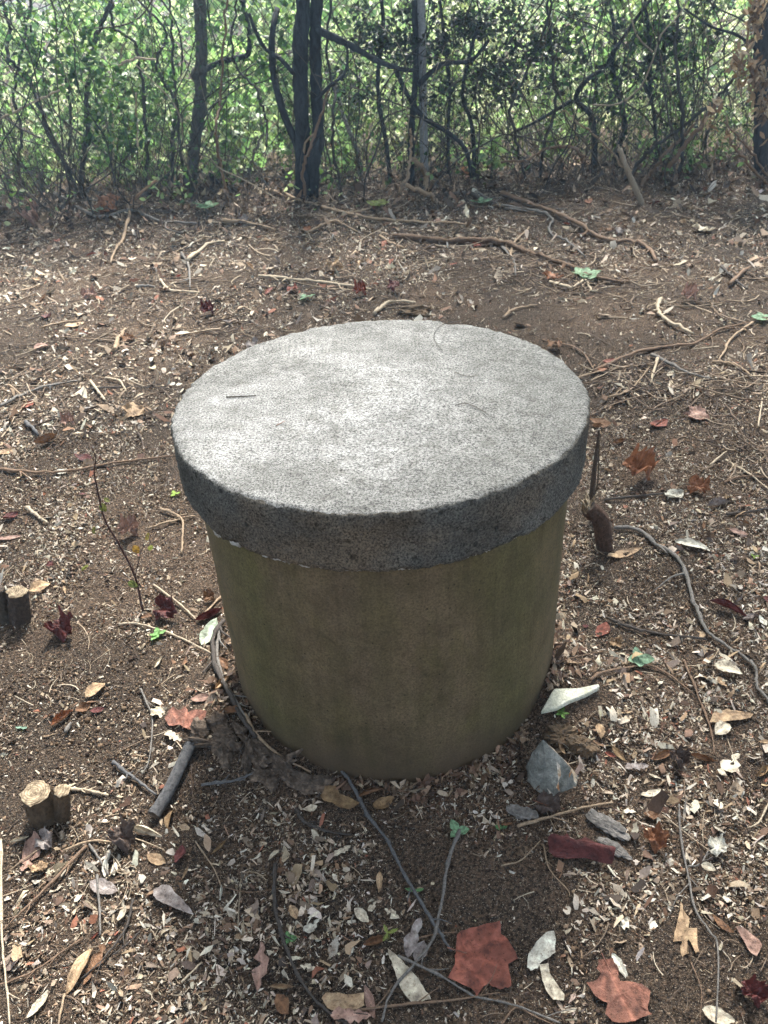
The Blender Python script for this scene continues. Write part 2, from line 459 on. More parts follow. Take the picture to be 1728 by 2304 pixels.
MASK = np.zeros((900, 820), bool)                                # 1 cm cells already taken by a leaf or twig
def mark(x, y, r):
    x, y = np.atleast_1d(x), np.atleast_1d(y)
    for a, b in zip(x, y):
        i0, i1, j0, j1 = int((b - r + 1.6) * 100), int((b + r + 1.6) * 100) + 1, int((a - r + 4.1) * 100), int((a + r + 4.1) * 100) + 1
        if i0 >= 0 and j0 >= 0: MASK[i0:i1, j0:j1] = True
def masked(x, y):
    i = np.clip(((y + 1.6) * 100).astype(int), 0, 899); j = np.clip(((x + 4.1) * 100).astype(int), 0, 819)
    return MASK[i, j]

def scatter(n, dmin, dmax, dens_seed, thr, ymax=5.3):
    out = []
    tot = 0
    while tot < n:
        y = rng.uniform(CAM[1] + dmin, min(CAM[1] + dmax, ymax), n)
        d = y - CAM[1]
        x = rng.uniform(-1, 1, n) * (0.46 + 0.54 * d)
        k = rng.uniform(0, 1, n) < (0.46 + 0.54 * d) / (0.46 + 0.54 * dmax)
        den = 1.6 * fbm(x * 1.7, y * 1.7, dens_seed, 3) + 1.5 * fbm(x * 6, y * 6, dens_seed + 9, 3)
        bare = np.exp(-(((x - 0.12) / 0.28) ** 2 + ((y + 0.62) / 0.16) ** 2)) + 0.8 * np.exp(-(((x - 0.42) / 0.22) ** 2 + ((y + 0.82) / 0.10) ** 2)) \
            + 0.5 * np.exp(-(((x - 2.0) / 0.9) ** 2 + ((y - 2.2) / 0.6) ** 2)) + 0.4 * np.exp(-(((x + 0.5) / 0.7) ** 2 + ((y - 1.3) / 0.6) ** 2)) + 0.2 * np.exp(-(((x + 0.95) / 0.3) ** 2 + ((y + 0.2) / 0.3) ** 2))
        k &= rng.uniform(-0.32, 0.32, n) < den - thr - 0.3 * bare + 0.06
        k &= ~inside_pipe(x, y)
        k &= ~(masked(x, y) & (rng.uniform(0, 1, n) < 0.88))
        P = np.stack([x[k], y[k]], 1); out.append(P); tot += len(P)
    return np.vstack(out)[:n]

def chips(name, P, L, wr, label, lift=0.004, tilt=0.35, pal=PAL, pw=PW, m='litter', ns=4):
    n = len(P); x, y = P[:, 0], P[:, 1]
    yaw = rng.uniform(0, 2 * np.pi, n)
    tx, ty = rng.normal(0, tilt, n), rng.normal(0, tilt, n)
    W = L * wr * np.where(rng.uniform(0, 1, n) < 0.35, rng.uniform(0.3, 0.7, n), 1.0)
    st = {4: np.array([-0.5, -0.12, 0.28, 0.5]), 3: np.array([-0.5, 0.06, 0.5]), 2: np.array([-0.5, 0.5])}[ns]; E2 = 2 * ns
    wf = np.stack([rng.uniform(0.02, 0.9, n), rng.uniform(0.5, 1.2, n), rng.uniform(0.35, 1.1, n), rng.uniform(0.02, 0.7, n)], 1)[:, {4: [0, 1, 2, 3], 3: [0, 1, 3], 2: [1, 2]}[ns]]
    bend = rng.normal(0, 0.8, n); fold = rng.normal(0.15, 0.7, n)
    lx = np.zeros((n, ns, 2)); ly = lx.copy(); lz = lx.copy()
    for s in range(ns):
        for e, sg in enumerate((-1, 1)):
            lx[:, s, e] = (st[s] + rng.normal(0, 0.13, n)) * L
            ly[:, s, e] = sg * 0.5 * W * wf[:, s] * rng.uniform(0.7, 1.2, n)
            lz[:, s, e] = L * bend * (st[s] ** 2) + fold * abs(ly[:, s, e]) * sg * 0.6 + rng.normal(0, 0.03, n) * L
    lz += lx * np.tan(np.clip(tx, -1, 1))[:, None, None] + ly * np.tan(np.clip(ty, -1, 1))[:, None, None]
    lz -= lz.min(axis=(1, 2))[:, None, None]
    c, s_ = np.cos(yaw)[:, None, None], np.sin(yaw)[:, None, None]
    X = x[:, None, None] + c * lx - s_ * ly
    Y = y[:, None, None] + s_ * lx + c * ly
    Z = (H(x, y) + rng.uniform(0, lift, n) - rng.uniform(0, 0.55, n) * lz.max(axis=(1, 2)))[:, None, None] + lz
    V = np.stack([X, Y, Z], -1).reshape(-1, 3)
    b = np.arange(n) * E2
    Q = np.vstack([np.stack([b + 2 * k, b + 2 * k + 1, b + 2 * k + 3, b + 2 * k + 2], 1) for k in range(ns - 1)])
    col = pal[rng.choice(len(pal), n, p=pw / pw.sum())] * rng.uniform(0.55, 1.2, n)[:, None] * (1 + rng.normal(0, 0.025, (n, 3)))
    col = np.clip(np.repeat(col, E2, 0) * rng.uniform(0.70, 1.15, (n * E2, 1)), 0.01, 0.8)
    o = link(name, np_mesh(name, V, Q, col, False, [M[m]]))
    tag(o, label, name.replace('_', ' ') if False else 'leaf litter', None, 'stuff')
    return o

def crumbs(n):
    P = scatter(n, 0.4, 2.7, 81, -0.25)
    n = len(P)
    s = np.clip(rng.lognormal(math.log(0.0024), 0.45, n), 0.001, 0.009)
    base = np.array([(1, 0, 0), (-1, 0, 0), (0, 1, 0), (0, -1, 0), (0, 0, 1.0), (0, 0, -0.6)])
    V = base[None] * s[:, None, None] * rng.uniform(0.6, 1.4, (n, 6, 1))
    a = rng.uniform(0, 6.28, n); c, s_ = np.cos(a), np.sin(a)
    V = np.stack([V[..., 0] * c[:, None] - V[..., 1] * s_[:, None], V[..., 0] * s_[:, None] + V[..., 1] * c[:, None], V[..., 2]], -1)
    V[..., 0] += P[:, 0:1]; V[..., 1] += P[:, 1:2]; V[..., 2] += (H(P[:, 0], P[:, 1]) + 0.002)[:, None]
    f = np.array([(0, 2, 4), (2, 1, 4), (1, 3, 4), (3, 0, 4), (2, 0, 5), (1, 2, 5), (3, 1, 5), (0, 3, 5)])
    F = (np.arange(n) * 6)[:, None, None] + f[None]
    pal = np.array([(0.07, 0.05, 0.04), (0.13, 0.09, 0.06), (0.22, 0.16, 0.11), (0.42, 0.35, 0.27)])
    col = pal[rng.choice(4, n, p=[.38, .32, .2, .1])] * rng.uniform(0.7, 1.3, (n, 1))
    o = link('soil_crumbs', np_mesh('soil_crumbs', V.reshape(-1, 3), F.reshape(-1, 3), np.repeat(col, 6, 0), False, [M['crumb']]))
    tag(o, 'loose dark soil crumbs and grit between the litter', 'soil', None, 'stuff')

def twiglets(n, dmin, dmax, L0, r0, label):
    P = scatter(n, dmin, dmax, 91, -0.02); n = len(P)
    L = np.clip(rng.lognormal(math.log(L0), 0.6, n), L0 * 0.3, L0 * 6); r = r0 * rng.uniform(0.6, 1.8, n) * np.clip((L / L0) ** 0.4, 0.6, 2)
    yaw = rng.uniform(0, 6.28, n); k = rng.normal(0, 0.5, n); pit = rng.normal(0, 0.06, n)
    S = 5
    t = np.linspace(-0.5, 0.5, S)
    a = yaw[:, None] + k[:, None] * t[None]
    X = P[:, 0:1] + L[:, None] * t * np.cos(a); Y = P[:, 1:2] + L[:, None] * t * np.sin(a)
    Z = H(X, Y) + r[:, None] + 0.004 + np.abs(L[:, None] * t * pit[:, None])
    th = np.array([0.3, 2.4, 4.5])
    nx_, ny_ = -np.sin(a), np.cos(a)
    V = np.zeros((n, S, 3, 3))
    tap = np.linspace(1, 0.55, S)
    for j in range(3):
        rr = r[:, None] * tap
        V[:, :, j, 0] = X + nx_ * rr * math.cos(th[j]); V[:, :, j, 1] = Y + ny_ * rr * math.cos(th[j]); V[:, :, j, 2] = Z + rr * math.sin(th[j])
    b = (np.arange(n) * S * 3)[:, None, None]
    q = np.array([[s * 3 + j, s * 3 + (j + 1) % 3, (s + 1) * 3 + (j + 1) % 3, (s + 1) * 3 + j] for s in range(S - 1) for j in range(3)])
    pal = np.array([(0.10, 0.075, 0.06), (0.20, 0.15, 0.11), (0.36, 0.29, 0.21), (0.5, 0.43, 0.33)])
    col = pal[rng.choice(4, n, p=[.38, .34, .20, .08])] * rng.uniform(0.7, 1.2, (n, 1))
    o = link('twig_litter', np_mesh('twig_litter', V.reshape(-1, 3), (b + q[None]).reshape(-1, 4), np.repeat(col, S * 3, 0), True, [M['litter']]))
    tag(o, label, 'twig litter', None, 'stuff')

# ------------------------------------------------------------------ the concrete well
well = empty('concrete_well', (0, 0, 0))
tag(well, 'round grey concrete well with a thick overhanging slab lid', 'well')
HB, RB, RL, TH = 0.7235, 0.389, 0.417, 0.126
def revolve(rows, seg, jit=None):
    """rows: (r,z) profile; jit(theta, r, z, row) -> r,z"""
    th = np.linspace(0, 2 * np.pi, seg, endpoint=False); V = []
    for k, (r, z) in enumerate(rows):
        rr, zz = np.full(seg, float(r)), np.full(seg, float(z))
        if jit: rr, zz = jit(th, rr, zz, k)
        V.append(np.stack([rr * np.cos(th), rr * np.sin(th), zz], 1))
    V = np.vstack(V); k = np.arange(seg); k2 = (k + 1) % seg
    Q = np.vstack([np.stack([i * seg + k, i * seg + k2, (i + 1) * seg + k2, (i + 1) * seg + k], 1) for i in range(len(rows) - 1)])
    return V, Q, seg
def cnoise(th, z, f, s):
    return fbm(np.cos(th) * f + 50, np.sin(th) * f + z * f * 2.2 + 50, s, 3)
zs = np.linspace(-0.12, HB - 0.004, 40)
V, Q, s_ = revolve([(RB, z) for z in zs], 200, lambda th, r, z, k: (r + 0.0022 * cnoise(th, z, 5, 3) + 0.0012 * cnoise(th, z, 22, 5), z))
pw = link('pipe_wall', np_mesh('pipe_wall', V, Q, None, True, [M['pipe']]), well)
z1, z0 = HB, HB - TH
rows = [(RB - 0.06, z0 + 0.004), (RB - 0.002, z0 + 0.003), (RL - 0.012, z0)] + [(RL - 0.004, z0 + 0.004)] + [(RL - 0.001, z) for z in np.linspace(z0 + 0.012, z1 - 0.010, 34)] + \
       [(RL - 0.0015, z1 - 0.006), (RL - 0.004, z1 - 0.0025), (RL - 0.008, z1 - 0.0006)] + [(r, z1) for r in np.linspace(RL - 0.013, 0.004, 70)]
nside = 4 + 34 + 1
def lid_j(th, r, z, k):
    e = np.clip(1 - abs(k - (nside)) / 4.0, 0, 1)                       # the worn upper edge
    c = cnoise(th, 0, 22, 77); ch = np.clip(cnoise(th, 0, 9, 88) - 0.12, 0, 1) * 0.045
    r2 = r + (0.004 * cnoise(th, z, 9, 7) + 0.004 * cnoise(th, z, 40, 9) + 0.0035 * cnoise(th, z, 110, 19) - 0.012 * np.clip(cnoise(th, z, 28, 23) - 0.20, 0, 1)) * (k < nside + 3)
    r2 = r2 - e * (0.007 * np.clip(c + 0.1, 0, 1) + 0.004 * cnoise(th, 5, 75, 60) + ch * 0.5)
    z2 = z + 0.0010 * fbm(r * np.cos(th) * 60, r * np.sin(th) * 60, 4, 3) * (k > nside) + 0.004 * fbm(r * np.cos(th) * 5 + 9, r * np.sin(th) * 5, 6, 2) * (k > nside)
    z2 = z2 - e * (0.006 * np.clip(cnoise(th, 3, 30, 99) + 0.15, 0, 1) + 0.003 * cnoise(th, 5, 75, 61) + ch * 0.5)
    lo = (k >= 2) & (k <= 4)
    z2 = z2 + lo * (0.012 * cnoise(th, 1, 12, 55) + 0.010 * cnoise(th, 2, 45, 56))
    return r2, z2
V, Q, seg = revolve(rows, 640, lid_j)
n0 = len(V); V = np.vstack([V, [[0, 0, z1]]]); last = (len(rows) - 1) * seg
kk = np.arange(seg)
T = np.stack([last + kk, last + (kk + 1) % seg, np.full(seg, n0)], 1)
rowid = np.repeat(np.arange(len(rows) - 1), seg)
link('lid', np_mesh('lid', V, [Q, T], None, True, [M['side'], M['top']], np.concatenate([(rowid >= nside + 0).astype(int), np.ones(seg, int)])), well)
# mortar squeezed out under the lid
S = Soup()
th0 = np.linspace(math.radians(188), math.radians(352), 420)
prof = 0.004 + 0.010 * np.clip(cnoise(th0, 0, 14, 21) + 0.12, 0, 1) * (1.4 * np.exp(-((th0 - math.radians(222)) / 0.45) ** 2) + 0.35)
Pm = np.stack([(RB + 0.012) * np.cos(th0), (RB + 0.012) * np.sin(th0), np.full(len(th0), z0 + 0.002) - prof * 0.5], 1)
v, q, t = tube_vf(Pm, prof, 6, 0.35, True, 5); S.add(v, q, t)
link('mortar_seam', S.mesh('mortar_seam', [M['mortar']], False), pw)

def needle(pts, r, label, color):
    P = smooth_path([gpz(*p, z1 + 0.003) for p in pts], 6)
    o = link('twig', None or np_mesh('twig', *_tq(P, r)), None, None, None, None, color); o.data.materials.append(M['twig'])
    tag(o, label, 'twig', 'bits of twig lying on the lid')
def _tq(P, r, sides=5, rough=0.1, seed=0):
    v, q, t = tube_vf(P, np.linspace(r, r * 0.6, len(P)), sides, rough, True, seed); return v, [q, t]
def gpz(px, py, z):
    d = ray(px, py); return CAM + d * ((z - CAM[2]) / d[2])
needle([(509, 893), (540, 892), (576, 890)], 0.0016, 'short straight dark twig on the left of the concrete lid', (0.07, 0.06, 0.05))
needle([(1037, 722), (1000, 728), (980, 745), (978, 765), (997, 791)], 0.0009, 'hook shaped dark tendril near the back rim of the lid', (0.10, 0.09, 0.08))
needle([(1024, 912), (1048, 907), (1075, 918), (1093, 928)], 0.0010, 'curved dark sprig right of the middle of the lid', (0.10, 0.09, 0.08))
needle([(1023, 837), (1050, 846), (1076, 845)], 0.0008, 'faint thin sprig lying behind the middle of the lid', (0.16, 0.15, 0.13))
needle([(622, 957), (640, 948)], 0.0010, 'tiny reddish twig left of the middle of the lid', (0.22, 0.12, 0.09))

# ------------------------------------------------------------------ leaf shapes (unit length along X)
def leaf_mesh(name, width, fold=0.25, bend=0.5, roll=0.0, twist=0.0, torn=0.12, seed=0, n=11, sk=0.85):
    r = np.random.default_rng(seed)
    t = np.linspace(0, 1, n); vs = np.linspace(-1, 1, 7)
    w = width * (0.04 + np.sin(np.pi * t ** sk) ** 0.85); w[-1] = width * 0.02; w[0] = width * 0.08
    V = []; C = []
    for i in range(n):
        tw = twist * (t[i] - 0.5); x = t[i] - 0.5
        wl, wr_ = w[i] * (1 - torn * abs(r.normal())), w[i] * (1 - torn * abs(r.normal()))
        for v in vs:
            ww = (wl if v < 0 else wr_)
            if roll:
                a = v * roll; y = ww * math.sin(a) / roll; z = ww * (1 - math.cos(a)) / roll
            else:
                y = v * ww; z = fold * abs(v) * ww
            z += 0.03 * r.normal() * abs(v) * width * 2
            y, z = y * math.cos(tw) - z * math.sin(tw), y * math.sin(tw) + z * math.cos(tw)
            V.append((x, y + 0.02 * r.normal() * (i in (0, n - 1)), z + bend * x * x))
            C.append(1.22 if v == 0 else (0.94 + 0.10 * r.normal()))
    k = np.arange(n * 7).reshape(n, 7)
    Q = np.stack([k[:-1, :-1], k[1:, :-1], k[1:, 1:], k[:-1, 1:]], -1).reshape(-1, 4)
    C = np.clip(np.array(C), 0.6, 1.4)[:, None] * np.ones(3)
    return np_mesh(name, np.array(V), Q, C, True, [M['leaf']])

def maple_mesh(name, seed, cup=0.12, crumple=0.05, fold=0.0, lobes=((0, 1.0), (0.95, 0.97), (-0.95, 0.97), (1.95, 0.84), (-1.95, 0.84))):
    r = np.random.default_rng(seed); S = 56; RG = 7
    th = np.linspace(-np.pi, np.pi, S, endpoint=False)
    rad = 0.43 * np.ones(S); vein = np.zeros(S)
    for a, l in lobes:
        l = l * r.uniform(0.88, 1.05); a = a + r.normal(0, 0.05)
        d = np.abs((th - a + np.pi) % (2 * np.pi) - np.pi)
        rad = np.maximum(rad, l * (0.50 * np.exp(-(d / 0.62) ** 2) + 0.12 * np.clip(1 - d / 0.22, 0, 1)))
        vein = np.maximum(vein, np.exp(-(d / 0.06) ** 2))
    rad = rad * (1 + 0.03 * r.normal(size=S) + 0.35 * fbm(np.cos(th) * 2.5 + seed, np.sin(th) * 2.5, seed + 7, 2)); rad[np.abs(th) > 2.85] *= 0.62
    V = [(0, 0, 0)]; C = [1.25]
    for k in range(1, RG + 1):
        f = (k / RG) ** 0.9
        for j in range(S):
            x, y = rad[j] * f * math.cos(th[j]) - 0.1, rad[j] * f * math.sin(th[j])
            z = cup * (x * x + y * y) + crumple * 3.4 * float(fbm(x * 4.5 + seed * 7, y * 4.5, seed, 3)) * (0.5 + f) - 0.05 * vein[j] * f + fold * abs(y) + crumple * 5.5 * f ** 4 * float(fbm(math.cos(th[j]) * 1.6 + seed * 3, math.sin(th[j]) * 1.6 + 4, seed + 2, 2)) \
                + (0.025 * r.normal() * crumple * 8 if k == RG else 0)
            V.append((x, y, z)); C.append(0.88 + 0.75 * vein[j] * (1 - 0.6 * f) + 0.06 * r.normal())
    V = np.array(V); V[0] = (-0.1, 0, 0)
    j = np.arange(S); j2 = (j + 1) % S
    Q = np.vstack([np.stack([1 + k * S + j, 1 + (k + 1) * S + j, 1 + (k + 1) * S + j2, 1 + k * S + j2], 1) for k in range(RG - 1)])
    T = np.stack([np.zeros(S, int), 1 + j, 1 + j2], 1)
    return np_mesh(name, V, [Q, T], np.clip(np.array(C), 0.6, 1.5)[:, None] * np.ones(3), True, [M['leaf']])

LM = {}
for i_ in range(4):
    LM['oval%d' % i_] = leaf_mesh('oval_leaf', 0.24 + 0.03 * i_, 0.1 + 0.15 * i_, [0.25, 0.6, -0.3, 0.9][i_], 0, [0.2, 0.7, -0.4, 1.0][i_], 0.10, 10 + i_)
    LM['lance%d' % i_] = leaf_mesh('narrow_leaf', 0.13 + 0.02 * i_, 0.2 + 0.15 * i_, [0.3, 0.8, -0.2, 0.6][i_], 0, [0.3, 1.2, -0.6, 0.1][i_], 0.12, 20 + i_)
    LM['roll%d' % i_] = leaf_mesh('rolled_leaf', 0.26, 0, [0.15, 0.5, 0.3, -0.2][i_], [1.7, 2.4, 2.0, 2.7][i_], [0.1, 0.9, -0.7, 0.3][i_], 0.10, 30 + i_)
    LM['torn%d' % i_] = leaf_mesh('torn_leaf', 0.27, 0.1, [0.2, -0.3, 0.6, 0.4][i_], 0, [0.2, 0.5, -0.5, 0.8][i_], 0.45, 40 + i_)
    LM['maple%d' % i_] = maple_mesh('lobed_leaf', 51 + i_, [0.08, 0.25, 0.12, 0.5][i_], [0.07, 0.13, 0.10, 0.16][i_], [0.05, 0.1, 0.4, 0.55][i_])

def vmin(me, Rm, s):
    co = np.empty(len(me.vertices) * 3, np.float32); me.vertices.foreach_get('co', co)
    return float(((co.reshape(-1, 3) * s) @ np.array(Rm).T)[:, 2].min())

KC = dict(red=(0.235, 0.075, 0.050), maroon=(0.115, 0.032, 0.030), tan=(0.42, 0.29, 0.175), cream=(0.60, 0.53, 0.41), grey=(0.29, 0.25, 0.235), brown=(0.215, 0.115, 0.062),
          orange=(0.26, 0.115, 0.060), rust=(0.20, 0.085, 0.058), pink=(0.34, 0.21, 0.165), pale=(0.66, 0.64, 0.55), gold=(0.29, 0.19, 0.10), dark=(0.09, 0.065, 0.055), mint=(0.50, 0.60, 0.46))

def place_leaf(kind, a, b, color, label, tilt=(0.1, 0.1), lift=0.0, wide=1.0, thick=1.0, group=None, name='fallen_leaf', jit=True):
    """a, b: world points of the leaf's base and tip on the ground"""
    me = LM[kind]; a, b = np.asarray(a), np.asarray(b)
    L = float(np.hypot(*(b - a)[:2])); c = (a + b) / 2
    yaw = math.atan2(b[1] - a[1], b[0] - a[0])
    # lie along the slope between the two ends
    sl = math.atan2(b[2] - a[2], max(L, 1e-4))
    E = Euler((tilt[0], tilt[1] - sl, yaw))
    s = np.array([L, L * wide, L * thick])
    z = float(H(c[0], c[1])) - vmin(me, E.to_matrix(), s) + 0.004 + lift - 0.10 * L * 0.2
    cc = np.clip(np.array(color) * (random.uniform(0.85, 1.15) if jit else 1), 0, 0.8)
    o = link(name, me, None, (c[0], c[1], z), E, s, cc)
    mark(c[0], c[1], L * (0.40 if 'lobed' in me.name else 0.24)); mark(c[0] + 0.25 * (b - a)[0], c[1] + 0.25 * (b - a)[1], L * 0.16); mark(c[0] - 0.25 * (b - a)[0], c[1] - 0.25 * (b - a)[1], L * 0.16)
    tag(o, label, 'leaf', group)
    return o
def pleaf(kind, x0, y0, x1, y1, ck, label, **k):
    return place_leaf(kind, gp(x0, y0), gp(x1, y1), KC[ck], label, **k)

